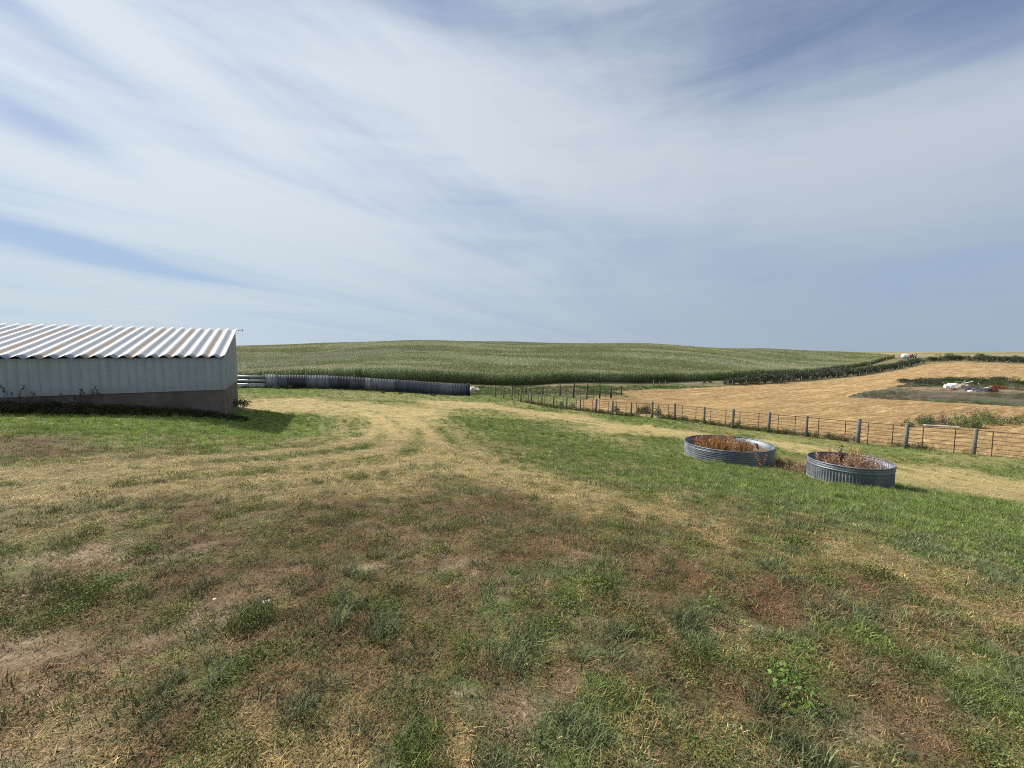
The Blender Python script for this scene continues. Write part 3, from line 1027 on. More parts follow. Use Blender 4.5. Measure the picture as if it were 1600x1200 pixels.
# ------------------------------------------------------------------ corn
def corn_plant(x0, y0, rs):
    h = rs.uniform(2.25, 2.65)
    sp = []
    a0 = rs.uniform(0, 3.14)
    V = []
    for k in range(9):
        z = .35 + k * (h - .65) / 8
        a = a0 + math.pi * (k % 2) + rs.gauss(0, .35)
        L = rs.uniform(.55, .85)
        sp.append((x0, y0, z, a, L, rs.uniform(.35, .7), rs.uniform(1.2, 2.0), .085, rs.uniform(.7, 1.3)))
    for k in range(2):
        sp.append((x0, y0, 0, a0 + k * 1.57, h, 0.0, 0.0, .03, .8))
    v, q, s = ribbons(sp)
    s = np.stack([s, s, s], 1)
    tv, tq, ts = ribbons([(x0, y0, h - .12, rs.uniform(0, 6.28), rs.uniform(.22, .38), rs.uniform(0, .6), .3, .03, 1.0) for _ in range(5)])
    tcol = np.array((1.7, 1.15, 1.4))
    ts = np.repeat(ts[:, None], 3, 1) * tcol
    return join([(v, q, s), (tv, tq, ts)])
MAT_CORN = scatter_mat('corn_leaf', .55, .25, .3)
items = []
for k in range(4):
    rs = random.Random(50 + k)
    parts = []
    for i in range(2):
        for j in range(7):
            parts.append(corn_plant(-.56 + j * .22 - .1 + rs.gauss(0, .03), -.38 + i * .76 + rs.gauss(0, .04), rs))
    items.append(('corn_rows_%d' % k, join(parts), MAT_CORN))
corn_col, ck = protos('corn_prototypes', items)
g = np.random.default_rng(9)
gxs, gys = np.meshgrid(np.arange(-330, 420, 1.5), np.arange(80, 430, 1.52))
ex = np.array(CORN_EDGE)
def edge_y(x):
    return np.interp(x, ex[:, 0], ex[:, 1])
cxx = gxs.ravel()
cyy = gys.ravel()
# rows follow the field's front edge
e0 = np.interp(cxx, [-330, 0, 30, 100, 260, 420], [0, 0, 6, 45, 130, 220])
yy = cyy + e0
ins = inside(cxx, yy, CORN_POLY)
th = np.arctan2(cxx, yy)
ins &= (np.abs(th) < R(58))
rr_ = np.hypot(cxx, yy)
ins &= (rr_ < 150) | (g.random(len(cxx)) < np.interp(rr_, [150, 300, 450], [1, .62, .45]))
cxx, yy, rr_ = cxx[ins], yy[ins], rr_[ins]
# hug the edge: a line of rows right on it
el_ = []
for (x1, y1), (x2, y2) in zip(CORN_EDGE[1:-1], CORN_EDGE[2:]):
    L = math.hypot(x2 - x1, y2 - y1)
    for t in np.arange(0, L, 1.3):
        el_.append((x1 + (x2 - x1) * t / L - (y2 - y1) / L * .5, y1 + (y2 - y1) * t / L + (x2 - x1) / L * .5, math.atan2(y2 - y1, x2 - x1)))
el_ = np.array(el_)
slope = np.arctan2(np.interp(cxx + 2, [-330, 0, 30, 100, 260, 420], [0, 0, 6, 45, 130, 220]) - np.interp(cxx - 2, [-330, 0, 30, 100, 260, 420], [0, 0, 6, 45, 130, 220]), 4)
CX = np.concatenate([cxx, el_[:, 0]])
CY = np.concatenate([yy, el_[:, 1]])
CA = np.concatenate([slope, el_[:, 2]])
n = len(CX)
cn = fbm(CX / 28, CY / 9, 141, 4)
cn2 = fbm(CX / 90, CY / 40, 151, 3)
tint = np.array((.165, .225, .085)) * np.ones((n, 1))
pale = smooth(.42, .68, cn)[:, None]
tint = tint * (1 - pale * .75) + np.array((.30, .37, .21)) * pale * .8
blue = smooth(.5, .66, cn2)[:, None]
tint = tint * (1 - .35 * blue) + np.array((.16, .22, .14)) * .35 * blue
tint = tint * np.exp(g.normal(0, .07, n))[:, None]
hs = (.93 + .14 * fbm(CX / 7, CY / 7, 161, 3)) * g.uniform(.95, 1.05, n)
CAr = CA + np.pi * g.integers(0, 2, n)
corn = scatter('corn_field', corn_col, np.stack([CX, CY, H(CX, CY)], 1), g.integers(0, 4, n), np.stack([0 * CX, 0 * CX, CAr], 1), np.stack([np.full(n, 1.0), np.full(n, 1.0), hs], 1), tint)
print('corn', n)

# ------------------------------------------------------------------ barn
M_SIDING = simple('white_siding', (.295, .325, .365), .45, .0, .06, 1.2)
def siding_mat():
    m, t, b = new_mat('white_siding')
    co = t.new('ShaderNodeTexCoord').outputs['Object']
    n1_ = t.noise(t.mapping(co, scale=(3.0, 3.0, .35)), 1.6, 6, .7)
    n2_ = t.noise(co, .8, 4, .6)
    s_z = t.new('ShaderNodeSeparateXYZ')
    t.put(s_z.inputs[0], co)
    grime = t.math('MULTIPLY', t.maprange(s_z.outputs[2], 0.0, .45, 1.0, 0.0), t.maprange(n1_, .35, .65))
    k = t.math('MULTIPLY', t.maprange(n1_, .35, .68, .88, 1.07, False), t.maprange(n2_, .3, .7, .92, 1.06, False))
    cmb = t.new('ShaderNodeCombineXYZ')
    for i in range(3):
        t.put(cmb.inputs[i], k)
    c = t.mix(1.0, (.30, .33, .37), cmb.outputs[0], 'MULTIPLY')
    t.put(b.inputs['Base Color'], t.mix(t.math('MULTIPLY', grime, .45), c, (.16, .14, .12)))
    b.inputs['Roughness'].default_value = .45
    return m
M_SIDING = siding_mat()
M_CONC = simple('weathered_concrete', (.115, .094, .083), .9, 0, .35, .9, .3, .5, 12)
M_DARK = simple('dark_timber', (.05, .04, .035), .8)
def roof_mat():
    m, t, b = new_mat('galvanised_roof')
    co = t.new('ShaderNodeTexCoord').outputs['Object']
    s = t.new('ShaderNodeSeparateXYZ')
    t.put(s.inputs[0], co)
    x = s.outputs[0]
    # every third furrow is a sheet lap that has rusted
    ph = t.math('FRACT', t.math('DIVIDE', t.math('ADD', x, 1.265), 1.38))
    lap = t.math('ABSOLUTE', t.math('SUBTRACT', ph, .5))
    mk = t.maprange(lap, .07, .17, 1.0, 0.0)
    ns = t.noise(t.mapping(co, scale=(3, .5, 1)), 1.6, 6, .65)
    mk = t.math('MULTIPLY', mk, t.maprange(ns, .32, .66, .15, .85))
    base = t.mix(t.noise(t.mapping(co, scale=(2, .4, 1)), 2.0, 5, .6), (.23, .26, .30), (.30, .325, .355))
    rust = t.mix(t.noise(co, 6, 5, .6), (.28, .175, .095), (.38, .275, .185))
    t.put(b.inputs['Base Color'], t.mix(mk, base, rust))
    b.inputs['Metallic'].default_value = .0
    b.inputs['Roughness'].default_value = .55
    b.inputs['Specular IOR Level'].default_value = .3
    return m
M_ROOF = roof_mat()

bz = float(H0(*BARN_A))
top_front = EYE - .22        # underside of eave at the long wall
sill = 0.02                  # top of the concrete
base_z = -1.9
rz_b = math.atan2(-BDIR[1], -BDIR[0])      # barn x axis points towards the near right corner
barn = empty('barn', (BARN_A[0], BARN_A[1], 0), rz_b)
tag(barn, 'long low shed with white ribbed metal walls, concrete footing and rust striped corrugated roof', 'barn')
# local frame: x from -BLEN (left) to 0 (near right corner), y from 0 (front wall) to BDEP (back)
RISE = 1.62
def roof_z(y):
    return top_front + .04 + (y / BDEP) * RISE
# footing
mb = MB()
mb.box((-BLEN / 2, .10, (base_z + sill) / 2), (BLEN, .20, sill - base_z))
mb.box((-.10, .20 + (BDEP - .20) / 2, (base_z - .8 + sill) / 2), (.20, BDEP - .20, sill - base_z + .8))
mb.box((-BLEN / 2 - .1, BDEP - .10, (base_z - .8 + sill) / 2 - .002), (BLEN - .2, .20, sill - base_z + .8))
mb.box((-BLEN + .10, BDEP / 2, (base_z + sill) / 2 - .003), (.20, BDEP - .41, sill - base_z))
mb.build('footing', M_CONC, barn)
# ribbed walls
def ribbed(length, zbot, ztop_fn, pitch=.305, depth=.022, rib=.06):
    xs_ = [0.0]
    prof = [(0.0, 0.0)]
    x = pitch * .6
    while x + rib < length:
        prof += [(x, 0), (x + rib * .3, depth), (x + rib * .7, depth), (x + rib, 0)]
        x += pitch
    prof.append((length, 0))
    V, Q = [], []
    for i, (a_, d__) in enumerate(prof):
        V += [(a_, d__, zbot), (a_, d__, ztop_fn(a_))]
        if i:
            o = 2 * i
            Q.append((o - 2, o, o + 1, o - 1))
    return V, Q
V, Q = ribbed(BLEN + .03, sill - .03, lambda a: top_front)
mb = MB()
mb.add([(-BLEN - .0 + x, -.03 - d, z) for x, d, z in V], Q)
mb.add([(-BLEN, -.012, sill - .03), (0, -.012, sill - .03), (0, -.012, top_front), (-BLEN, -.012, top_front)], [(0, 1, 2, 3)])
mb.build('front_siding', M_SIDING, barn)
V, Q = ribbed(BDEP, sill - .03, lambda a: roof_z(a) - .02)
mb = MB()
mb.add([(.03 + d, x, z) for x, d, z in V], Q)
mb.build('end_siding', M_SIDING, barn)
mb = MB()
V, Q = ribbed(BLEN, sill - .03, lambda a: roof_z(BDEP) - .02)
mb.add([(-BLEN + x, BDEP + .02 + d, z) for x, d, z in V], Q)
V, Q = ribbed(BDEP, sill - .03, lambda a: roof_z(a) - .02)
mb.add([(-BLEN - .02 - d, x, z) for x, d, z in V], Q)
mb.build('rear_siding', M_SIDING, barn)
mb = MB()
mb.box((.022, -.022, (sill + top_front) / 2), (.10, .075, top_front - sill + .05))
mb.build('corner_trim', M_SIDING, barn)
# roof sheets
PITCH_R = .46
AMP = .052
xs_ = np.arange(-BLEN - .3, .13, PITCH_R / 12)
ys_ = np.linspace(-.18, BDEP + .18, 14)
V = []
for y in ys_:
    for x in xs_:
        V.append((x, y, roof_z(y) + AMP + AMP * math.sin(2 * math.pi * x / PITCH_R) + .004 * math.sin(x * 2.3 + y)))
nx_ = len(xs_)
Q = [(j * nx_ + i, j * nx_ + i + 1, (j + 1) * nx_ + i + 1, (j + 1) * nx_ + i) for j in range(len(ys_) - 1) for i in range(nx_ - 1)]
me = mesh_from('roof', np.array(V), np.array(Q), M_ROOF, True)
ro = link('roof', me, barn)
sm = ro.modifiers.new('thick', 'SOLIDIFY')
sm.thickness = .006
sm.offset = -1
mb = MB()
for y in (.03, BDEP * .33, BDEP * .66, BDEP - .05):
    mb.box((-BLEN / 2, y, roof_z(y) - .05), (BLEN - .1, .05, .09))
mb.build('purlin', M_DARK, barn)
mb = MB()
zt_ = roof_z(BDEP)
mb.tube([(.05, BDEP + .1, zt_ + .03), (.42, BDEP + .1, zt_ + .02)], .012, 6)
mb.tube([(.42, BDEP + .1, zt_ - .08), (.42, BDEP + .1, zt_ + .14)], .014, 6)
mb.build('roof_bracket', M_DARK, barn)

# ------------------------------------------------------------------ main pipe fence: round wooden posts with pipe panels between
M_POST = simple('grey_wood_post', (.165, .16, .14), .9, 0, .30, 7, .2, .6, 40)
M_PIPE = simple('rusty_pipe', (.085, .055, .043), .75, .3, .35, 6)
def P3(xy, dz_=0.0):
    return Vector((xy[0], xy[1], hz_(*xy) + dz_))

def post_mesh(name, r_, h):
    mb = MB()
    mb.tube([(0, 0, -.3), (0, 0, h * .5), (.005, 0, h - .02), (.005, 0, h)], [r_ * 1.05, r_, r_ * .97, r_ * .88], 12)
    return mesh_from(name, mb.v, mb.f, M_POST, True)
post_meshes = [post_mesh('post', .085 + .012 * i, 1.40 + .05 * i) for i in range(3)]

def pipe_panel(name, a, b, parent, h=1.30, rails=6, uprights=2, mat=None, org=None, rr=.017):
    """one panel: horizontal pipes and uprights between two posts"""
    mb = MB()
    d = (b - a)
    nrm = Vector((-d.y, d.x, 0)).normalized() * .02
    for k in range(rails):
        z = .22 + (h - .22) * k / (rails - 1)
        mb.tube([a + Vector((0, 0, z + U(-.01, .01))) - org, (a + b) / 2 + Vector((0, 0, z + U(-.015, .012))) - org, b + Vector((0, 0, z + U(-.01, .01))) - org], rr * (1.2 if k == rails - 1 else .8), 6)
    for k in range(uprights):
        t = (k + .5 + U(-.08, .08)) / uprights if uprights > 1 else .5
        q = a + d * t + nrm
        mb.tube([q + Vector((0, 0, -.05)) - org, q + Vector((U(-.02, .02), 0, h + .03)) - org], rr * 1.25, 6)
    return mb.build(name, mat or M_PIPE, parent)

def pipe_fence(name, label, pts, h, rails, uprights, pmesh, group=None, mat=None, rr=.017, cat='fence'):
    o0 = P3(pts[0])
    root = empty(name, o0)
    tag(root, label, cat, group)
    Ps = [P3(p) for p in pts]
    for i, p in enumerate(Ps):
        me = pmesh[i % len(pmesh)]
        po = link('post', me, root, p - o0, U(0, 6))
        po.rotation_euler = (U(-.03, .03), U(-.03, .03), U(0, 6))
    for p, q in zip(Ps[:-1], Ps[1:]):
        pipe_panel('panel', p, q, root, h, rails, uprights, mat, o0, rr)
    return root

pf_pts = [fence_xy(x) for x in (2050, 1840, 1670, 1532, 1423, 1347, 1265, 1205, 1148, 1102.8, 1056.7, 1020.6, 987.5, 958, 932, 907.6, 885.6, 865, 847, 830, 814, 800, 787, 774)]
pipe_fence('pipe_fence', 'long fence of grey round wooden posts and rusty pipe rails along the stubble field', pf_pts, 1.30, 6, 2, post_meshes)

# corral panels standing in the green pasture
def dark_post(r_, h):
    mb = MB()
    mb.tube([(0, 0, -.3), (0, 0, h)], [r_, r_ * .9], 8)
    return mesh_from('post', mb.v, mb.f, M_DARKPOST, True)
M_DARKPOST = simple('creosote_post', (.045, .035, .03), .85, 0, .3, 8)
dp = [dark_post(.12, 1.55), dark_post(.14, 1.65), dark_post(.10, 1.45)]
cA = [hit(875, 619), hit(896, 622), hit(917, 624.5), hit(937, 623), hit(954.6, 621), hit(970.6, 618)]
pipe_fence('corral_fence', 'dark post corral fence at the tip of the stubble field, in front of the corn', cA, 1.30, 6, 1, dp, rr=.028)
cB = [hit(800, 615.5), hit(822, 616), hit(848, 617), hit(875, 619)]
pipe_fence('corral_fence', 'faint pipe panel corral fence in the green pasture, left of the dark posts', cB, 1.25, 6, 2, [dp[2]], rr=.026)
cC = [hit(875, 611.5), hit(897, 611.5), hit(918, 612), hit(937, 613)]
pipe_fence('corral_fence', 'rearmost short pipe corral fence with reddish rails near the corn edge', cC, 1.2, 5, 1, [dp[0]], rr=.022, mat=simple('red_rust_pipe', (.15, .06, .045), .8))

# ------------------------------------------------------------------ windbreak of upright metal sheets
def sheet_mat(name, c_):
    m, t, b = new_mat(name)
    co = t.new('ShaderNodeTexCoord').outputs['Object']
    n1_ = t.noise(t.mapping(co, scale=(2.6, 2.6, .15)), 1.0, 5, .7)
    n2_ = t.noise(co, 1.2, 5, .6)
    k = t.math('MULTIPLY', t.maprange(n1_, .35, .65, .62, 1.35, False), t.maprange(n2_, .3, .7, .8, 1.2, False))
    cmb = t.new('ShaderNodeCombineXYZ')
    for i in range(3):
        t.put(cmb.inputs[i], k)
    t.put(b.inputs['Base Color'], t.mix(1.0, c_, cmb.outputs[0], 'MULTIPLY'))
    b.inputs['Roughness'].default_value = .6
    return m
Mw = [sheet_mat('blue_grey_sheet_%s' % n_, c_) for n_, c_ in (('dark', (.045, .05, .068)), ('slate', (.065, .075, .098)), ('mid', (.12, .134, .155)), ('pale', (.20, .215, .225)), ('soot', (.022, .025, .036)))]
WB_Y0, WB_Y1 = 59.5, 62.5
wb = [(414, 430, 3, 2.02), (430, 434, 2, 2.0), (434, 447, 1, 2.02), (447, 478, 4, 2.02), (478, 513, 2, 1.98), (513, 530, 0, 1.93), (530, 546, 4, 1.92), (546, 554, 1, 1.92), (554, 570, 0, 1.86), (570, 578, 3, 1.86), (578, 616, 2, 1.83), (616, 622, 0, 1.83), (622, 650, 1, 1.82), (650, 686, 1, 1.80), (686, 706, 2, 1.80), (706, 728, 1, 1.80), (728, 734, 4, 1.88)]
def wxy(px):
    t = (px - 372) / (734 - 372)
    Y_ = WB_Y0 + (WB_Y1 - WB_Y0) * t
    return Vector(((px - 800) / F * Y_, Y_, 0))
w0 = wxy(414)
root = empty('windbreak_fence', (w0.x, w0.y, hz_(w0.x, w0.y)))
tag(root, 'windbreak fence of upright slate blue corrugated metal sheets in front of the corn', 'fence')
org = Vector(root.location)
for i, (p0, p1, mi, h) in enumerate(wb):
    a_, b2 = wxy(p0), wxy(p1)
    L = (b2 - a_).length
    d = (b2 - a_).normalized()
    nn = Vector((d.y, -d.x, 0))
    V, Q = [], []
    m_ = max(4, int(L / .045))
    off = .012 * (i % 2)
    for k in range(m_ + 1):
        s_ = L * k / m_
        p = a_ + d * s_ + nn * (.018 * math.sin(s_ * 2 * math.pi / .22) + off)
        g0 = hz_(p.x, p.y)
        hh = h + .02 * math.sin(i * 3.1)
        V += [Vector((p.x, p.y, g0 - .1)) - org, Vector((p.x, p.y, g0 + hh)) - org]
        if k:
            o = 2 * k
            Q.append((o - 2, o, o + 1, o - 1))
    me = mesh_from('metal_sheet', np.array([tuple(v) for v in V]), np.array(Q), Mw[mi], True)
    so_ = link('metal_sheet', me, root)
    sdm = so_.modifiers.new('thick', 'SOLIDIFY')
    sdm.thickness = .004
for px in (430, 478, 530, 570, 622, 649.5, 690, 733):
    p = wxy(px) + Vector((0, .16, 0))
    p.z = hz_(p.x, p.y)
    mb = MB()
    mb.tube([(0, 0, -.3), (0, 0, 1.95)], .07, 8)
    mb.build('support_post', M_DARKPOST, root, True, p - org)

# low barrier of flat metal beams between the barn and the windbreak
M_BEAM = simple('pale_metal_beam', (.42, .46, .52), .5, .2, .15, 2)
g0 = wxy(358)
gr_ = empty('guardrail', (g0.x, g0.y, hz_(g0.x, g0.y)))
tag(gr_, 'guardrail style barrier of three pale metal beams just right of the barn', 'barrier')
org = Vector(gr_.location)
prof = [(0, -.155), (.02, -.15), (.075, -.10), (.075, -.06), (.01, -.02), (.01, .02), (.075, .06), (.075, .10), (.02, .15), (0, .155)]
for k, zc in enumerate((.52, 1.12, 1.72)):
    V, Q = [], []
    for j, px in enumerate((358, 386, 413.5)):
        p = wxy(px)
        gz0 = hz_(p.x, p.y)
        for (dd, z) in prof:
            V.append(Vector((p.x, p.y - dd, gz0 + zc + z)) - org)
    m_ = len(prof)
    for j in range(2):
        for q in range(m_ - 1):
            Q.append((j * m_ + q, (j + 1) * m_ + q, (j + 1) * m_ + q + 1, j * m_ + q + 1))
    o = link('beam', mesh_from('beam', np.array([tuple(v) for v in V]), np.array(Q), M_BEAM), gr_)
    sdm = o.modifiers.new('thick', 'SOLIDIFY')
    sdm.thickness = .008
for px in (362, 386, 412):
    p = wxy(px) + Vector((0, .12, 0))
    p.z = hz_(p.x, p.y)
    mb = MB()
    mb.box((0, 0, .85), (.16, .16, 2.0))
    mb.build('post', M_DARKPOST, gr_, False, p - org)

# ------------------------------------------------------------------ stock tanks used as planters
def tank_mat():
    m, t, b = new_mat('galvanised_tank')
    co = t.new('ShaderNodeTexCoord').outputs['Object']
    n = t.noise(co, 2.2, 6, .65)
    n2 = t.noise(t.mapping(co, scale=(6, 6, 1)), 2.5, 5, .7)
    s = t.new('ShaderNodeSeparateXYZ')
    t.put(s.inputs[0], co)
    c = t.ramp(n, [(.3, (.075, .09, .115)), (.5, (.125, .145, .175)), (.7, (.22, .24, .26))])
    c = t.mix(t.maprange(n2, .62, .74), c, (.52, .52, .50))
    rs = t.math('MULTIPLY', t.maprange(s.outputs[2], .0, .10, 1.0, 0.0), t.maprange(n2, .4, .6))
    c = t.mix(rs, c, (.42, .36, .29))
    t.put(b.inputs['Base Color'], c)
    b.inputs['Metallic'].default_value = .35
    t.put(b.inputs['Roughness'], t.maprange(n, .3, .7, .42, .62))
    return m
M_TANK = tank_mat()
M_SOILT = simple('planter_soil', (.16, .11, .075), .95, 0, .35, 8, .1, .8, 25)

def stock_tank(label, x, y, r_, h, ribbed_, base):
    root = empty('stock_tank', (x, y, base))
    tag(root, label, 'stock tank', 'galvanised stock tanks used as planters')
    N = 720
    mb = MB()
    if ribbed_:
        fn = lambda a_, q, z: (.013 * math.sin(a_ * 84) * min(1, max(0, (h * .70 - z) / .03)) * min(1, max(0, (z - .04) / .02)) if 0 < z < h * .75 else 0)
        prof = [(r_ + .012, 0), (r_ + .012, .03), (r_, .045), (r_, .06)] + [(r_, .06 + (h * .70 - .06) * k / 5) for k in range(1, 6)] + \
               [(r_ + .006, h * .72), (r_ + .028, h * .755), (r_ + .006, h * .79), (r_ - .004, h * .82), (r_ + .024, h * .865), (r_, h * .91), (r_, h - .02)]
    else:
        fn = None
        prof = [(r_ + .012, 0), (r_ + .012, .03), (r_, .045)]
        for zc in (.16, .30, .44, .58, .70, .80, .89):
            prof += [(r_, h * (zc - .045)), (r_ + .026, h * zc), (r_, h * (zc + .045))]
        prof += [(r_, h - .02)]
    mb.lathe(prof + [(r_ - .006, h - .02), (r_ - .006, h * .4)], N, fn)
    mb.build('wall', M_TANK, root, True)
    mb = MB()
    k = 10
    ring = [(r_ + .004 + .022 * math.cos(2 * math.pi * i / k), h - .006 + .022 * math.sin(2 * math.pi * i / k)) for i in range(k)]
    mb.lathe(ring, 128, closed=True)
    mb.build('rim', M_TANK, root, True)
    mb = MB()
    z = h * .52
    rings = [0.001, .3, .6, .85, .995]
    V = []
    for q in rings:
        for i in range(48):
            a_ = 2 * math.pi * i / 48
            V.append((q * (r_ - .008) * math.cos(a_), q * (r_ - .008) * math.sin(a_), z + .05 * math.sin(a_ * 3 + q * 9) * (1 - q) + .03 * math.cos(a_ * 5 + q * 14) * (1 - q) + .05 * (1 - q)))
    Fs = [(j * 48 + i, j * 48 + (i + 1) % 48, (j + 1) * 48 + (i + 1) % 48, (j + 1) * 48 + i) for j in range(4) for i in range(48)]
    mb.add(V, Fs)
    mb.build('soil', M_SOILT, root, True)
    return root
tb1 = hz_(T1[0] - .4, T1[1] - 1.2) - .03
tb2 = hz_(T2[0] - .3, T2[1] - .6) - .03
tk1 = stock_tank('wider galvanised tank with smooth ring ribs, planted with amber dead weeds, nearer the fence', T1[0], T1[1], T1[2], .61, False, tb1)
tk2 = stock_tank('smaller galvanised tank with fluted sides and grey dead weeds, closer to the viewer', T2[0], T2[1], T2[2], .61, True, tb2)

# dry weeds
def dry_weed(h, nb, seed, heads=10, leaf=.032, low=.3):
    rs = random.Random(seed)
    sp = []
    pts = []
    for s in range(nb):
        a_ = rs.uniform(0, 6.28)
        L = h * rs.uniform(.55, 1.1)
        ln = rs.uniform(.02, .4)
        bx, by = rs.uniform(-.04, .04), rs.uniform(-.04, .04)
        sp.append((bx, by, 0, a_, L, ln, .15, .007, rs.uniform(.6, 1.0)))
        sp.append((bx, by, 0, a_ + 1.5, L, .02, .05, .006, rs.uniform(.6, 1.0)) if s == 0 else (bx, by, 0, a_, L * .98, ln, .15, .006, .8))
        for k in range(heads):
            t = rs.uniform(low, 1.0)
            x = math.sin(ln + .08) * L * t
            z = math.cos(ln + .05) * L * t
            pts.append((bx + math.cos(a_) * x + rs.gauss(0, .022), by + math.sin(a_) * x + rs.gauss(0, .022), z + rs.gauss(0, .015)))
        for k in range(3):
            t = rs.uniform(.3, .9)
            x = math.sin(ln) * L * t
            z = math.cos(ln) * L * t
            sp.append((bx + math.cos(a_) * x, by + math.sin(a_) * x, z, rs.uniform(0, 6.28), L * .28, rs.uniform(.3, .9), .2, .005, rs.uniform(.6, 1.0)))
    v, q, s_ = ribbons(sp)
    st = random.getstate()
    random.seed(seed)
    lv = leaves(pts, leaf, [rs.uniform(.6, 1.4) for _ in pts], 2.0, .6)
    random.setstate(st)
    return join([(v, q, s_), lv])
MAT_DRY = scatter_mat('dry_weed', .85, .2, .2)
dry_items = [('dry_weed_%d' % k, dry_weed(.42, 4, 300 + k, 14, .036), MAT_DRY) for k in range(4)] + [('leafy_weed_%d' % k, low_leaves(160, .22, .42, .055), MAT_LEAF) for k in range(3)] + \
            [('tall_stalk_%d' % k, dry_weed(1.0, 3, 340 + k, 22), MAT_DRY) for k in range(2)]
dry_col, dk = protos('dry_weed_prototypes', dry_items)
DRY = [dk[k] for k in dk if k.startswith('dry')]
LEAFY = [dk[k] for k in dk if k.startswith('leafy')]
TALL = [dk[k] for k in dk if k.startswith('tall')]
def blob_scatter(name, pts, kinds, cols, smin, smax, seed, label=None, cat=None, kp='stuff', sink=.0):
    g = np.random.default_rng(seed)
    n = len(pts)
    cols = np.array(cols)
    tint = cols[g.integers(0, len(cols), n)] * np.exp(g.normal(0, .2, n))[:, None]
    s = g.uniform(smin, smax, n)
    o = scatter(name, dry_col, pts, g.choice(kinds, n), np.stack([g.normal(0, .12, n), g.normal(0, .12, n), g.uniform(0, 6.28, n)], 1), np.stack([s, s, s * g.uniform(.8, 1.2, n)], 1), tint, kp)
    if label:
        tag(o, label, cat)
    return o
g = np.random.default_rng(21)
def disc(cx_, cy_, r_, n, z, seed, arc=None):
    g = np.random.default_rng(seed)
    a_ = g.uniform(0, 6.28, n) if arc is None else g.uniform(arc[0], arc[1], n)
    q = r_ * np.sqrt(g.uniform(0, 1, n))
    return np.stack([cx_ + q * np.cos(a_), cy_ + q * np.sin(a_), np.full(n, z)], 1)
AMBER = [(.42, .24, .07), (.36, .19, .06), (.46, .30, .12), (.28, .12, .05)]
RUSSET = [(.17, .08, .05), (.24, .12, .07), (.30, .17, .10), (.13, .06, .04)]
TAN = [(.36, .22, .14), (.42, .28, .18), (.28, .15, .10), (.48, .36, .26)]
blob_scatter('dead_weeds', disc(T1[0] - .35, T1[1] - .1, 1.15, 210, tb1 + .33, 1), DRY, AMBER + RUSSET, .85, 1.3, 31, 'amber dead weeds filling the wider ring-ribbed tank', 'dead weeds')
blob_scatter('dead_weeds', disc(T2[0] + .05, T2[1] + .0, .82, 120, tb2 + .33, 2), DRY, TAN + TAN + RUSSET, .75, 1.1, 32, 'greyish tan dead weeds filling the fluted tank', 'dead weeds')
pp = []
g = np.random.default_rng(8)
for t in g.random(190):
    px_ = 1183 + t * 78
    py_ = 722 + t * 19 + g.normal(0, 4.5) - 2
    x_, y_ = hit(px_, py_)
    if math.hypot(x_ - T1[0], y_ - T1[1]) > T1[2] + .05 and math.hypot(x_ - T2[0], y_ - T2[1]) > T2[2] + .05:
        pp.append((x_, y_, hz_(x_, y_)))
blob_scatter('dead_weeds', np.array(pp), DRY, RUSSET + TAN, .45, .80, 33, 'rust brown dead weeds on the grass between the two tanks', 'dead weeds')

def single_plant(name, geo, mat_col, loc, s, label, cat, rz=0.0, leaf=False, group=None):
    v, q, sh = geo
    key = 'solid_' + '_'.join('%.3f' % c for c in mat_col)
    m = bpy.data.materials.get(key)
    if m is None:
        m = scatter_mat(key, .8 if not leaf else .5, .22, .25, False, mat_col)
    o = link(name, mesh_from(name, v, q, m, False, sh), None, loc, rz, s)
    tag(o, label, cat, group)
    return o
def xyz(px, py):
    x_, y_ = hit(px, py)
    return (x_, y_, hz_(x_, y_))
single_plant('dead_weed', dry_weed(.85, 5, 401, 40, .05), (.30, .15, .09), xyz(1190, 735), .95, 'upright rusty dead weed in front of the wider tank', 'weed')
single_plant('dead_weed', dry_weed(.85, 2, 402, 90, .055), (.055, .022, .018), (T2[0] - .15, T2[1] + .25, tb2 + .33), .95, 'tallest dark maroon seed stalk in the fluted tank', 'weed')
single_plant('dead_weed', dry_weed(.68, 6, 403, 50, .045), (.42, .25, .12), (T2[0] + .30, T2[1] + .1, tb2 + .33), 1.0, 'golden tan bushy dead weed in the fluted tank', 'weed')
single_plant('dead_weed', dry_weed(.62, 6, 404, 40, .045), (.46, .24, .06), (T1[0] - .75, T1[1] - .2, tb1 + .33), 1.1, 'bright amber bushy dead weed at the left of the wider tank', 'weed')
single_plant('dead_weed', dry_weed(.65, 6, 405, 40, .045), (.42, .24, .08), (T1[0] + .35, T1[1] + .7, tb1 + .33), 1.1, 'taller amber dead weed at the back of the wider tank', 'weed')
single_plant('dead_weed', dry_weed(.45, 3, 406, 40, .05), (.20, .10, .07), (T1[0] + 1.1, T1[1] - .4, tb1 + .33), 1.0, 'small brown dead weed at the right rim of the wider tank', 'weed')
single_plant('dead_weed', dry_weed(.48, 3, 407, 50, .05), (.18, .085, .06), (T2[0] - .55, T2[1] + .1, tb2 + .33), 1.1, 'short brown seed stalk at the left of the fluted tank', 'weed')

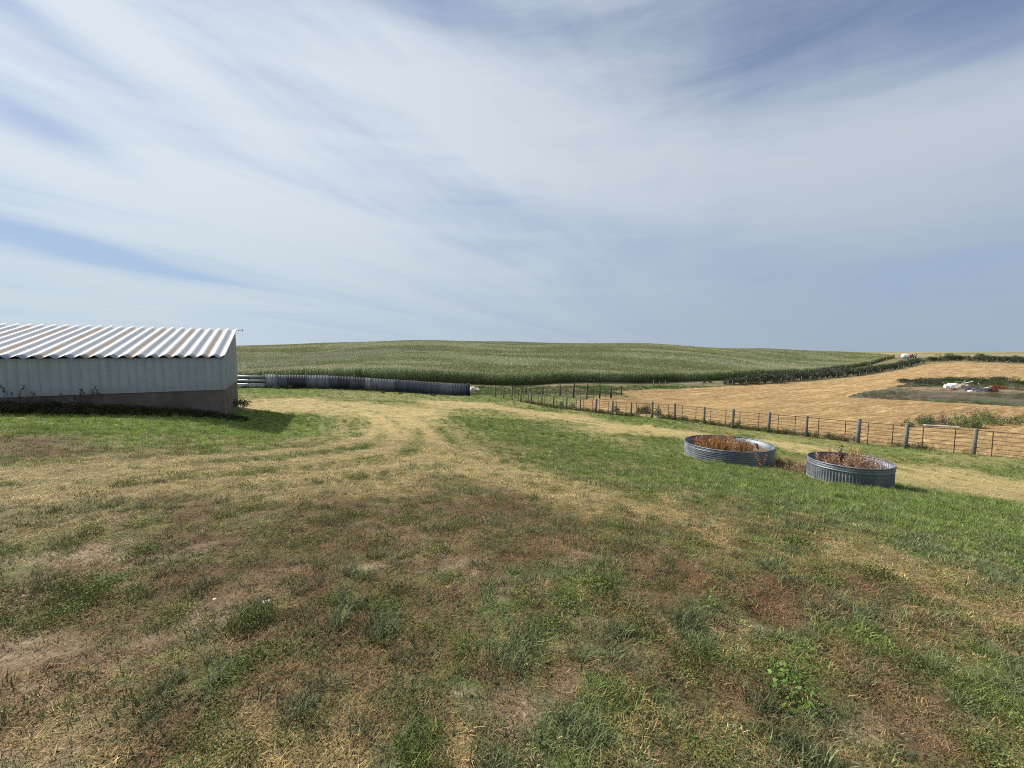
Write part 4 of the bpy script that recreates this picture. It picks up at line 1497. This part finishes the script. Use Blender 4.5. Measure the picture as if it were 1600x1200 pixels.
# ------------------------------------------------------------------ weeds along the barn
g = np.random.default_rng(44)
n = 1500
t = g.random(n) * 15 - .9
d = np.abs(g.normal(0, .55, n)) + .08
wx_ = BARN_A[0] + BDIR[0] * t + BNRM[0] * d
wy_ = BARN_A[1] + BDIR[1] * t + BNRM[1] * d
sc_ = np.interp(t, [-1, 0, 4, 9, 15], [.4, .55, .85, 1.25, 1.5]) * np.clip(1.2 - d * .45, .4, 1.2)
pz = np.stack([wx_, wy_, H(wx_, wy_)], 1)
kk = np.where(g.random(n) < .75, g.choice(LEAFY, n), g.choice(DRY, n))
cc_ = np.array([(.030, .048, .014), (.036, .056, .02), (.05, .05, .022), (.085, .075, .04)])[g.integers(0, 4, n)]  # leaf colours lowered so the barn's shade is partly in the tint
o = scatter('weeds', dry_col, pz, kk, np.stack([g.normal(0, .12, n), g.normal(0, .12, n), g.uniform(0, 6.28, n)], 1), np.stack([sc_, sc_, sc_ * g.uniform(.8, 1.3, n)], 1), cc_)
tag(o, 'dark weeds crowding the foot of the barn wall', 'weeds')
single = [(14, 601, (.10, .08, .06)), (24, 607, (.09, .08, .07)), (43, 599, (.12, .06, .06)), (62, 612, (.09, .08, .06)), (74, 613, (.10, .08, .06)), (113, 610, (.07, .09, .05)), (121, 609, (.10, .08, .06)), (128, 611, (.09, .08, .06)), (141, 602, (.10, .085, .06)), (160, 602, (.09, .075, .06))]
tallw = ['leftmost tall seed stalk against the barn siding', 'second tall seed stalk from the left against the barn siding', 'reddish tall seed stalk against the barn siding', 'thin stalk right of the reddish one by the barn siding', 'short stalk halfway along the barn weeds',
         'greenish stalk left of the paired stalks by the barn', 'left one of the paired stalks by the barn siding', 'right one of the paired stalks by the barn siding', 'tall leaning stalk with a dark head against the barn', 'rightmost and darkest tall stalk against the barn siding']
for i, (px_, h_, c_) in enumerate(single):
    # stand 0.5 m out from the wall along the view direction px_
    k = (px_ - 800) / F
    A2 = BARN_A + BNRM * .5
    tt = (k * A2[1] - A2[0]) / (BDIR[0] - k * BDIR[1])
    x_, y_ = A2 + BDIR * tt
    zb_ = hz_(x_, y_)
    target = EYE - (h_ - 552) / F * y_
    single_plant('tall_weed', dry_weed(1.0, 2, 500 + i, 40, .05, .62), c_, (x_, y_, zb_), max(.3, target - zb_), tallw[i], 'weed')
# pale flower heads among them
for i, px_ in enumerate((80, 96, 147, 152)):
    pass

# leafy bush at the barn's near right corner
def bush(n, rad_, h, size, seed, lumps=7):
    st = random.getstate()
    random.seed(seed)
    L = [(random.gauss(0, rad_ * .45), random.gauss(0, rad_ * .45), h * random.uniform(.3, .85), random.uniform(.35, .6)) for _ in range(lumps)]
    P, S = [], []
    for _ in range(n):
        lx, ly, lz, lr_ = random.choice(L)
        v = Vector((random.gauss(0, 1), random.gauss(0, 1), random.gauss(0, 1))).normalized() * (lr_ * rad_ * random.uniform(.55, 1.1))
        P.append((lx + v.x, ly + v.y, max(.02, lz + v.z * h / rad_ * .6)))
        S.append(random.uniform(.55, 1.45))
    r = leaves(P, size, S, 1.6, .6)
    random.setstate(st)
    return r
cw = np.array(hit(379, 641))
single_plant('weed_bush', bush(900, .55, .7, .07, 61), (.10, .10, .045), (cw[0], cw[1], hz_(*cw)), 1.0, 'brownish green weed at the foot of the barn end wall', 'weed')

# ------------------------------------------------------------------ shrubs
M_TRUNK = simple('shrub_wood', (.09, .07, .05), .9, 0, .3, 6)
MSHR = [scatter_mat('shrub_leaf_%s' % n_, .5, .18, .4, False, c_) for n_, c_ in (('deep', (.030, .050, .016)), ('olive', (.048, .062, .022)), ('dusty', (.052, .062, .035)))]
def shrub_meshes(k):
    v, q, s = bush(2200, 1.25, 2.0, .15, 700 + k, 13)
    v[:, 2] = np.maximum(v[:, 2] - .12, .03)
    crown = mesh_from('crown', v, q, MSHR[k % 3], False, s)
    mb = MB()
    rs = random.Random(k)
    for i in range(5):
        a_ = rs.uniform(0, 6.28)
        L = rs.uniform(.8, 1.4)
        mb.tube([(0, 0, -.1), (math.cos(a_) * .15, math.sin(a_) * .15, L * .4), (math.cos(a_) * .5, math.sin(a_) * .5, L)], [.05, .035, .012], 5)
    return crown, mesh_from('stem', mb.v, mb.f, M_TRUNK, True)
SHR = [shrub_meshes(k) for k in range(6)]
def shrub(x_, y_, s, k, label, group, sx_=1.0):
    root = empty('shrub', (x_, y_, hz_(x_, y_)), random.uniform(0, 6.28))
    root.scale = (s * sx_, s * sx_, s)
    tag(root, label, 'shrub', group)
    link('crown', SHR[k][0], root)
    link('stem', SHR[k][1], root)
    return root
random.seed(77)
line1 = [(1100, 599, .35), (1110, 599, .42), (1133, 601, .5), (1140, 600.5, .8)]
px = 1147.0
while px < 1440:
    yb = float(np.interp(px, [1147, 1200, 1237, 1340, 1400, 1440], [601.5, 599.5, 596.5, 587.3, 577.8, 568.5]))
    line1.append((px, yb - 1.0 + random.uniform(-.5, .3), np.interp(px, [1147, 1200, 1300, 1440], [1.15, 1.5, 1.6, 1.6]) * random.uniform(.8, 1.15)))
    px += np.interp(px, [1147, 1300, 1440], [10.5, 8.5, 6.0]) * random.uniform(.85, 1.1)
for i, (px, py, s) in enumerate(line1):
    x_, y_ = hit(px, py)
    shrub(x_, y_, s, random.randrange(6), '%s shrub from the left in the dark hedge between corn and stubble' % ordinal(i), 'shrubs in the hedge between corn and stubble', 1.15)
line2 = [(1452, 1.0), (1459, .8), (1466, .75), (1480, 1.35), (1487, 1.0), (1494, 1.15), (1501, 1.05), (1514, .95), (1529, 1.3), (1537, 1.1), (1545, 1.0), (1552, .95), (1560, .9), (1568, 1.0), (1576, .95), (1584, 1.15), (1592, 1.0), (1600, 1.0), (1610, 1.1)]
for i, (px, s) in enumerate(line2):
    x_, y_ = hit(px, np.interp(px, [1452, 1500, 1600], [565.5, 563.5, 567.5]))
    shrub(x_, y_, s * 1.55, random.randrange(6), '%s dark shrub from the left along the far edge of the stubble' % ordinal(i), 'shrubs along the far edge of the stubble', 1.1)

# ------------------------------------------------------------------ wire fence with thin wooden posts beyond the stubble
mb = MB()
mb.tube([(0, 0, -.2), (.02, 0, 1.45)], [.085, .07], 7)
thin_post = mesh_from('post', mb.v, mb.f, M_POST, True)
M_WIRE = simple('fence_wire', (.20, .18, .16), .6, .5)
def wire_fence(label, pxs):
    pts = []
    for px, py in pxs:
        x_, y_ = hit(px, py)
        pts.append(Vector((x_, y_, hz_(x_, y_))))
    root = empty('wire_fence', pts[0])
    tag(root, label, 'fence')
    for p in pts:
        o = link('post', thin_post, root, p - pts[0], U(0, 6))
        o.rotation_euler = (U(-.06, .06), U(-.06, .06), 0)
        o.scale = (1, 1, U(.85, 1.1))
    for zz in (.45, .8, 1.15):
        mb = MB()
        mb.tube([p - pts[0] + Vector((0, 0, zz)) for p in pts], .006, 4)
        mb.build('wire', M_WIRE, root)
    return root
lin = lambda x0, x1, n_: [x0 + (x1 - x0) * i / (n_ - 1) for i in range(n_)]
ypx = lambda x: float(np.interp(x, [1020, 1090, 1137, 1200, 1237, 1340, 1400, 1440, 1460], [604.5, 603.5, 602.5, 600.5, 597.5, 588.5, 579, 569.5, 566.5]))
wire_fence('wire fence on thin weathered posts in front of the dark hedge', [(x, ypx(x)) for x in (1021, 1030, 1040, 1098, 1137, 1145, 1166, 1187, 1205, 1221, 1237, 1252, 1267, 1281, 1296, 1307, 1319, 1331, 1343, 1354, 1365, 1375, 1385, 1395, 1404, 1412, 1421, 1430, 1438, 1446)])
wire_fence('wire fence on thin posts along the far right edge of the stubble', [(x, float(np.interp(x, [1446, 1500, 1600], [566.5, 564.5, 568.5]))) for x in (1453, 1466, 1481, 1496, 1512, 1527, 1543, 1559, 1575, 1591, 1608)])

# ------------------------------------------------------------------ white tank trailer with red truck on the far rise
M_WHITE = simple('white_paint', (.74, .82, .86), .35, 0, .06, 1)
M_RED = simple('red_paint', (.30, .045, .05), .4, 0, .15, 1)
M_TYRE = simple('tyre_rubber', (.03, .03, .03), .9)
M_GLASS = simple('dark_glass', (.03, .035, .04), .1)
far_Y = 330.0
def far_pt(px):
    x_ = (px - 800) / F * far_Y
    return Vector((x_, far_Y, hz_(x_, far_Y)))
tp = far_pt(1413)
tp_z = max(tp.z, pt(1413, 560, far_Y)[2])
tp.z = tp_z
sroot = empty('storage_tank', tp, R(-6))
sroot.scale = (.85, .9, .95)
tag(sroot, 'white round ended storage tank on the far rise beside the red truck', 'tank')
mb = MB()
prof = [(.02, -2.9), (.9, -2.8), (1.45, -2.5), (1.7, -2.0), (1.75, -1.2), (1.75, 2.0), (1.6, 2.6), (1.1, 2.95), (.02, 3.05)]
V = []
N = 32
for r_, z in prof:
    for k in range(N):
        a_ = 2 * math.pi * k / N
        V.append((z, r_ * math.cos(a_), 2.1 + r_ * math.sin(a_)))
mb.add(V, [(i * N + k, i * N + (k + 1) % N, (i + 1) * N + (k + 1) % N, (i + 1) * N + k) for i in range(len(prof) - 1) for k in range(N)])
mb.build('tank_body', M_WHITE, sroot, True)
mb = MB()
for x_ in (-1.6, 1.6):
    mb.box((x_, 0, .2), (.4, 2.6, 1.0))
mb.build('cradle', M_DARKPOST, sroot)
mb = MB()
mb.tube([(0, 0, 3.82), (0, 0, 4.05)], .3, 12)
mb.build('hatch', M_WHITE, sroot, True)
tr_ = far_pt(1424.5)
tr_.z = tp_z + .15
troot = empty('farm_truck', tr_, R(-4))
tag(troot, 'red farm truck with a pale box behind, parked right of the white tank', 'truck')
mb = MB()
mb.box((-.2, 0, 1.05), (5.6, 1.9, .35))
mb.build('chassis', M_DARKPOST, troot)
mb = MB()
V = [(-3.0, -1.1, 1.25), (-.4, -1.1, 1.25), (-.4, 1.1, 1.25), (-3.0, 1.1, 1.25), (-2.9, -1.05, 2.2), (-.4, -1.05, 2.35), (-.4, 1.05, 2.35), (-2.9, 1.05, 2.2)]
mb.add(V, [(0, 3, 2, 1), (4, 5, 6, 7), (0, 1, 5, 4), (1, 2, 6, 5), (2, 3, 7, 6), (3, 0, 4, 7)])
V = [(-1.9, -1.0, 2.27), (-.4, -1.0, 2.36), (-.4, 1.0, 2.36), (-1.9, 1.0, 2.27), (-1.5, -.9, 3.15), (-.45, -.9, 3.2), (-.45, .9, 3.2), (-1.5, .9, 3.15)]
mb.add(V, [(4, 5, 6, 7), (0, 1, 5, 4), (1, 2, 6, 5), (2, 3, 7, 6), (3, 0, 4, 7)])
mb.build('cab', M_RED, troot)
mb = MB()
mb.box((-1.05, -.97, 2.72), (.8, .06, .55))
mb.build('window', M_GLASS, troot)
mb = MB()
mb.box((1.2, 0, 2.2), (2.6, 2.2, 1.9))
mb.build('box_body', simple('cream_paint', (.62, .58, .50), .5), troot)
for x_ in (-2.2, 1.5):
    for y_ in (-.95, .95):
        mb = MB()
        mb.tube([(x_, y_ - .14, .5), (x_, y_ + .14, .5)], .5, 16)
        mb.build('wheel', M_TYRE, troot)
up = far_pt(1430)
mb = MB()
mb.tube([(0, 0, -1), (0, 0, 4.4)], .12, 8)
mb.tube([(-.5, 0, 4.2), (.5, 0, 4.2)], .08, 6)
po = mb.build('utility_post', M_DARKPOST, None, True, (up.x, up.y, tp_z))
tag(po, 'dark short pole standing right of the red truck', 'post')

# ------------------------------------------------------------------ rubbish heap on the soil patch
def rumpled(n, rx, ry, h, seed, mat, name, loc, label, cat, rough=.25):
    V = []
    g = np.random.default_rng(seed)
    N, M_ = 36, 14
    for j in range(M_ + 1):
        ph = (j / M_) * math.pi / 2
        for i in range(N):
            a_ = 2 * math.pi * i / N
            x_, y_ = math.cos(a_) * math.cos(ph), math.sin(a_) * math.cos(ph)
            q = 1 + rough * (float(fbm(np.array(x_ * 2.5 + seed), np.array(y_ * 2.5), seed, 4)) - .5) * 3
            V.append((rx * x_ * q, ry * y_ * q, h * math.sin(ph) * q - .05))
    Fs = [(j * N + i, j * N + (i + 1) % N, (j + 1) * N + (i + 1) % N, (j + 1) * N + i) for j in range(M_) for i in range(N)]
    o = link(name, mesh_from(name, np.array(V), np.array(Fs), mat, False), None, loc)
    tag(o, label, cat)
    return o
M_SHEETW = simple('white_plastic', (.82, .82, .80), .5, 0, .08, 1)
M_RUBBLE = simple('broken_plaster', (.36, .30, .245), .9, 0, .4, 3, .2, .6, 8)
M_DIRT = simple('turned_soil', (.22, .15, .10), .95, 0, .35, 2, .1, .8, 6)
M_TARP = simple('dark_tarp', (.05, .05, .07), .45, 0, .3, 2)
M_BOARD = simple('bleached_board', (.58, .54, .49), .8, 0, .2, 4)
rumpled(0, 1.1, .7, .85, 3, M_SHEETW, 'plastic_sheeting', xyz(1484, 606), 'bright white crumpled plastic sheeting on top of the rubbish heap', 'plastic sheet', .35)
rumpled(0, .75, .5, .75, 5, M_SHEETW, 'plastic_sheeting', xyz(1491.5, 605.5), 'smaller white plastic bundle right of the big white sheet', 'plastic sheet', .4)
rumpled(0, 1.45, .8, .8, 8, M_RUBBLE, 'rubble_heap', xyz(1501, 606.5), 'heap of broken tan rubble beside the white sheeting', 'rubble', .5)
rumpled(0, 2.2, 1.0, .55, 12, M_TARP, 'dark_tarp', xyz(1521, 610), 'dark rumpled tarp and scrap at the right of the rubbish heap', 'tarp', .5)
rumpled(0, 1.7, .8, .45, 13, M_TARP, 'dark_tarp', xyz(1541, 612), 'low black tarp next to the red brush', 'tarp', .5)
rumpled(0, 4.5, 1.6, .45, 14, M_DIRT, 'dirt_mound', xyz(1466, 610), 'low brown dirt mound left of the rubbish heap', 'mound', .4)
rumpled(0, .35, .3, .3, 15, M_SHEETW, 'plastic_scrap', xyz(1516, 611.5), 'small pale scrap in front of the dark tarp', 'scrap', .4)
g = random.Random(5)
blab = ['long bleached plank leaning over the rubble, left of the heap', 'short pale plank sticking up from the rubble', 'pale plank lying across the rubble top', 'plank lying between rubble and dark tarp', 'thin branch like board leaning on the dark tarp', 'tilted board at the right of the dark tarp']
for i, (px, py, L, a_, z_, tilt) in enumerate([(1474, 606, 2.2, .3, .5, .5), (1500, 605.5, 1.2, 1.2, 1.1, .7), (1506, 605.5, 1.8, -.2, 1.1, -.25), (1511, 608, 2.0, .2, .5, .25), (1526, 608.5, 2.0, .4, .7, .5), (1535, 610, 1.9, -.3, .55, -.3)]):
    x_, y_, z0 = xyz(px, py)
    mb = MB()
    mb.box((0, 0, 0), (L, .16, .045))
    o = mb.build('board', M_BOARD, None, False, (x_, y_ - .6, z0 + z_))
    o.rotation_euler = (.3, tilt, a_)
    tag(o, blab[i], 'board')
def forb(n_stem, w, h, leaf, seed):
    rs = random.Random(seed)
    sp, P = [], []
    for k in range(n_stem):
        bx, by = rs.gauss(0, w * .42), rs.gauss(0, w * .42)
        hh = h * max(.25, 1 - .8 * math.hypot(bx, by) / w) * rs.uniform(.6, 1.15)
        a_, ln = rs.uniform(0, 6.28), rs.uniform(.0, .35)
        sp.append((bx, by, 0, a_, hh, ln, .1, .02, rs.uniform(.6, 1)))
        for j in range(int(9 + hh * 26)):
            t_ = rs.uniform(.08, 1.02)
            spread = .17 * (1.15 - t_) * hh + .02
            P.append((bx + math.cos(a_) * math.sin(ln) * hh * t_ + rs.gauss(0, spread), by + math.sin(a_) * math.sin(ln) * hh * t_ + rs.gauss(0, spread), hh * math.cos(ln) * t_))
    st = random.getstate()
    random.seed(seed)
    lv = leaves(P, leaf, [rs.uniform(.5, 1.5) for _ in P], 1.4, .45)
    random.setstate(st)
    return join([ribbons(sp), lv])
def stand_forb(px, py, w, h, colr, label, seed, leaf=.085):
    x_, y_, z_ = xyz(px, py)
    return single_plant('weed_bush', forb(int(14 + w * 26), w, h, leaf, seed), colr, (x_, y_, z_), 1.0, label, 'weed bush')
def stand_bush(px, py, w, h, colr, label, seed, n=700, leafs=.13, name='weed_bush'):
    x_, y_, z_ = xyz(px, py)
    return single_plant(name, bush(n, w, h, leafs, seed, 9), colr, (x_, y_, z_), 1.0, label, 'weed bush')
stand_bush(1561, 613, 1.1, 1.2, (.17, .055, .03), 'rust red dry brush at the right end of the rubbish heap', 801, 900)
for i, (px, py, w, h, c_, lb) in enumerate([
    (1412, 597.5, 1.6, .9, (.055, .07, .03), 'leftmost low weed mound at the tip of the soil patch'),
    (1425, 599, 1.9, 1.1, (.06, .07, .035), 'second weed mound from the left on the soil patch'),
    (1440, 603, 2.4, 1.8, (.065, .07, .045), 'grey green bushy weeds left of the rubbish heap'),
    (1450, 602, 2.0, 1.7, (.07, .07, .05), 'dusty bush touching the grey green weeds left of the heap'),
    (1462, 602, 2.2, 1.6, (.055, .075, .03), 'green bush directly left of the white sheeting'),
    (1474, 600, 2.2, 1.4, (.05, .075, .028), 'green bush behind the left edge of the white sheeting'),
    (1490, 598, 3.0, 1.2, (.05, .075, .028), 'wide low green bush behind the white sheeting'),
    (1513, 599, 2.4, 1.5, (.045, .07, .025), 'green bush behind the rubble heap'),
    (1528, 603, 2.6, 1.7, (.045, .07, .025), 'dark green bush behind the dark tarp'),
    (1545, 606, 2.6, 1.7, (.045, .07, .025), 'dark green bush beside the red brush'),
    (1534, 597, 2.2, 1.1, (.045, .065, .025), 'small green bush in the rear row of the soil patch'),
    (1556, 597, 2.4, 1.7, (.075, .085, .055), 'pale grey green bush in the rear row behind the red brush'),
    (1568, 599, 2.4, 1.4, (.06, .08, .035), 'green bush right of the pale rear bush'),
    (1582, 600, 2.4, 1.1, (.05, .075, .03), 'second last green bush at the right end of the rear row'),
    (1597, 601, 2.4, .9, (.05, .075, .03), 'last green bush at the right end of the rear row')]):
    stand_bush(px, py, w * .8, h * U(.65, 1.15), c_, lb, 820 + i, 1400, .15)
# weeds on the stubble side of the main fence
for i, (px, py, w, h, c_, lb) in enumerate([
    (1418, 663, .5, .8, (.06, .09, .03), 'small dark weed left of the scrap pile behind the fence'),
    (1441, 662, .7, 1.3, (.06, .095, .035), 'tall green weed left of the scrap pile behind the fence'),
    (1452, 661, .6, 1.1, (.08, .10, .045), 'loose green weed close to the tall one behind the fence'),
    (1472, 660, .7, 1.0, (.15, .10, .08), 'purplish brown dead weed on the scrap pile behind the fence'),
    (1500, 663, 1.3, 1.5, (.10, .135, .055), 'large pale green weed bush right of the scrap pile'),
    (1517, 664, 1.0, 1.2, (.09, .115, .045), 'green weed bush touching the large pale one'),
    (1531, 655, 1.1, 1.3, (.08, .115, .04), 'green weed bush highest on the weedy slope'),
    (1546, 660, 1.2, 1.2, (.08, .12, .04), 'broad green weed bush on the weedy slope'),
    (1562, 655, 1.2, .8, (.26, .19, .12), 'dry tan weed bush on the weedy slope'),
    (1578, 660, 1.2, .7, (.16, .15, .08), 'low olive weed bush on the weedy slope'),
    (1594, 658, .9, .9, (.06, .09, .03), 'dark green weed at the right edge behind the fence'),
    (1028, 650, .5, 1.0, (.07, .09, .035), 'weed behind the fence right of the bushy weed pair'),
    (1013, 647, .7, 1.25, (.065, .085, .035), 'tall bushy weed behind the fence midway along'),
    (1005, 647, .5, 1.1, (.06, .08, .03), 'slimmer weed left of the tall bushy weed by the fence'),
    (998, 647, .3, 1.0, (.06, .08, .03), 'narrow weed against the fence left of the bushy weeds'),
    (962, 644, .6, .7, (.06, .085, .03), 'low round weed behind the fence'),
    (1154, 666, .25, .6, (.05, .075, .03), 'small upright weed beside a fence post'),
    (1046, 655, .4, .6, (.06, .085, .03), 'low weed beside the fence further right'),
    (878, 634, .5, .7, (.07, .09, .04), 'weed at the far part of the fence'),
    (895, 637, .5, .6, (.09, .09, .045), 'pale weed at the far part of the fence')]):
    stand_forb(px, py + (3 if px > 1400 else 0), w * .9, h * 1.12, tuple(1.35 * q for q in c_), lb, 860 + i, .10)
# long pale board or pipe by the fence
x_, y_, z_ = xyz(1471, 668)
mb = MB()
mb.box((0, 0, .06), (2.3, .22, .06))
o = mb.build('board', M_BOARD, None, False, (x_, y_, z_ + .1))
o.rotation_euler = (0, .02, -.25)
tag(o, 'long white board lying in the weeds behind the fence', 'board')

# rocks beyond the windbreak's right end
M_ROCK = simple('pale_rock', (.52, .45, .39), .9, 0, .25, 2, .2, .6, 9)
for i, (px, py, s, lb) in enumerate([(738, 611, .75, 'pale pink boulder nearest the end of the windbreak'), (744, 610.5, .6, 'pale boulder in the middle of the rock pile by the windbreak'), (748.5, 611, .4, 'smallest pale boulder at the right of the rock pile')]):
    rumpled(0, s * 1.2, s, s * .9, 60 + i, M_ROCK, 'boulder', xyz(px, py), lb, 'boulder', .3)
for i, (px, py, w, h, c_, lb) in enumerate([
    (384, 606, .5, .5, (.11, .08, .07), 'dark scrub at the foot of the metal barrier'),
    (401, 606.5, .3, .35, (.30, .20, .20), 'pinkish heap of dry weeds at the foot of the metal barrier'),
    (432, 608, .45, .5, (.06, .09, .035), 'weed at the left end of the windbreak'),
    (449, 608, .55, .9, (.035, .055, .02), 'dark round weed against the windbreak sheets'),
    (579, 613, .75, .8, (.02, .03, .012), 'darkest low bush in front of the windbreak sheets'),
    (598, 615, .5, .4, (.07, .10, .045), 'pale low weed right of the darkest bush'),
    (625, 616.5, .5, .35, (.06, .09, .035), 'low weed at the foot of the windbreak, right half'),
    (678, 619, .5, .35, (.04, .06, .02), 'low dark weed near the right end of the windbreak'),
    (752, 606, .7, .8, (.06, .09, .03), 'weed above the rock pile by the windbreak')]):
    stand_bush(px, py, w, h, c_, lb, 900 + i, 420, .09)
g = np.random.default_rng(91)
n = 900
t = g.random(n)
WX, WY = [], []
for k in t:
    p = wxy(372 + k * 362)
    WX.append(p.x)
    WY.append(p.y - .1 - abs(g.normal(0, .5)))
WX, WY = np.array(WX), np.array(WY)
s = g.uniform(.5, 1.1, n) * np.interp(t, [0, .3, 1], [1.3, .9, .7])
o = scatter('weeds', dry_col, np.stack([WX, WY, H(WX, WY)], 1), g.choice(LEAFY, n), np.stack([0 * s, 0 * s, g.uniform(0, 6, n)], 1), np.stack([s, s, s * .7], 1), np.array([(.055, .09, .025), (.07, .11, .03), (.09, .10, .05)])[g.integers(0, 3, n)])
tag(o, 'low weeds along the foot of the windbreak', 'weeds')
# weeds along the main fence foot
n = 1500
t = g.random(n) ** 1.2 * (len(fence_line) - 2)
ii = t.astype(int)
fl = np.array(fence_line)
P_ = fl[ii] + (fl[ii + 1] - fl[ii]) * (t - ii)[:, None]
P_ = P_ + np.stack([np.abs(g.normal(.3, .6, n)), g.normal(0, .3, n)], 1)
dn = fbm(P_[:, 0] / 3, P_[:, 1] / 3, 191, 3)
P_ = P_[(dn > .44) | (ii[:] > 9)]
n = len(P_)
s = g.uniform(.35, .95, n)
o = scatter('weeds', dry_col, np.column_stack([P_, H(P_[:, 0], P_[:, 1])]), g.choice(LEAFY + DRY[:1], n), np.stack([0 * s, 0 * s, g.uniform(0, 6, n)], 1), np.stack([s, s, s * g.uniform(.7, 1.4, n)], 1), np.array([(.055, .09, .025), (.07, .105, .035), (.10, .11, .05), (.19, .15, .07)])[g.integers(0, 4, n)])
tag(o, 'green weeds growing along the foot of the pipe fence', 'weeds')
# rough tall growth on the pasture and beside the corn
n = 5200
A_, B_ = g.uniform(430, 1150, n), g.uniform(603.2, 617, n)
Q_ = np.array([hit(a1, b1) for a1, b1 in zip(A_[:n], B_[:n])])
kp_ = ~inside(Q_[:, 0], Q_[:, 1], STUB_POLY) & ~inside(Q_[:, 0], Q_[:, 1], CORN_POLY) & (Q_[:, 1] > 62.9)
Q_ = Q_[kp_]
n = len(Q_)
s = g.uniform(.5, 1.1, n)
o = scatter('pasture_growth', dry_col, np.column_stack([Q_, H(Q_[:, 0], Q_[:, 1])]), g.choice(LEAFY, n), np.stack([0 * s, 0 * s, g.uniform(0, 6, n)], 1), np.stack([s * 1.5, s * 1.5, s * .7], 1), np.array([(.055, .10, .025), (.07, .12, .03), (.06, .09, .03), (.13, .13, .06)])[g.integers(0, 4, n)])

g = np.random.default_rng(611)
px0, px1 = PATCH_POLY.min(0), PATCH_POLY.max(0)
QX, QY = g.uniform(30, 130, 9000), g.uniform(45, 130, 9000)
kq = inside(QX, QY, PATCH_POLY) & (fbm(QX / 6, QY / 6, 231, 3) > .46)
QX, QY = QX[kq], QY[kq]
n = len(QX)
s = g.uniform(.5, 1.3, n)
o = scatter('patch_growth', dry_col, np.stack([QX, QY, H(QX, QY)], 1), g.choice(LEAFY, n), np.stack([0 * s, 0 * s, g.uniform(0, 6, n)], 1), np.stack([s * 1.5, s * 1.5, s * .6], 1), np.array([(.06, .08, .03), (.075, .09, .04), (.11, .09, .055), (.14, .11, .075)])[g.integers(0, 4, n)])

# ------------------------------------------------------------------ small things in the near grass
MPUFF = simple('white_cap', (.80, .78, .74), .7)
for i, (px, py, s, lb) in enumerate([(413, 941, .020, 'brightest white puffball in the near grass'), (419, 939, .017, 'white puffball touching the brightest one'), (335, 935, .018, 'faint white puffball left of the bright pair'), (1063, 1009, .016, 'pale round puffball in the grass right of centre'), (1072, 1012, .014, 'second pale puffball right of centre')]):
    rumpled(0, s * 1.3, s * 1.2, s * 1.5, 70 + i, MPUFF, 'puffball', (lambda p: (p[0], p[1], p[2] + .028))(xyz(px, py)), lb, 'puffball', .15)
v, q, s = low_leaves(70, .14, .12, .030)
single_plant('leafy_seedling', (v, q, s), (.11, .19, .035), xyz(1242, 1092), 1.0, 'bright yellow green leafy seedling in the near grass at right', 'seedling', leaf=True)
v, q, s = low_leaves(45, .09, .16, .028)
single_plant('leafy_seedling', (v, q, s), (.12, .20, .04), xyz(1218, 1076), 1.0, 'smaller yellow green seedling left of the bright one', 'seedling', leaf=True)
v, q, s = low_leaves(40, .12, .08, .028)
single_plant('leafy_seedling', (v, q, s), (.11, .18, .04), xyz(1272, 1108), 1.0, 'low yellow green seedling right of the bright one', 'seedling', leaf=True)
v, q, s = low_leaves(40, .10, .15, .030)
single_plant('leafy_seedling', (v, q, s), (.09, .20, .03), xyz(1108, 955), 1.0, 'green leafy seedling beyond the puffballs', 'seedling', leaf=True)
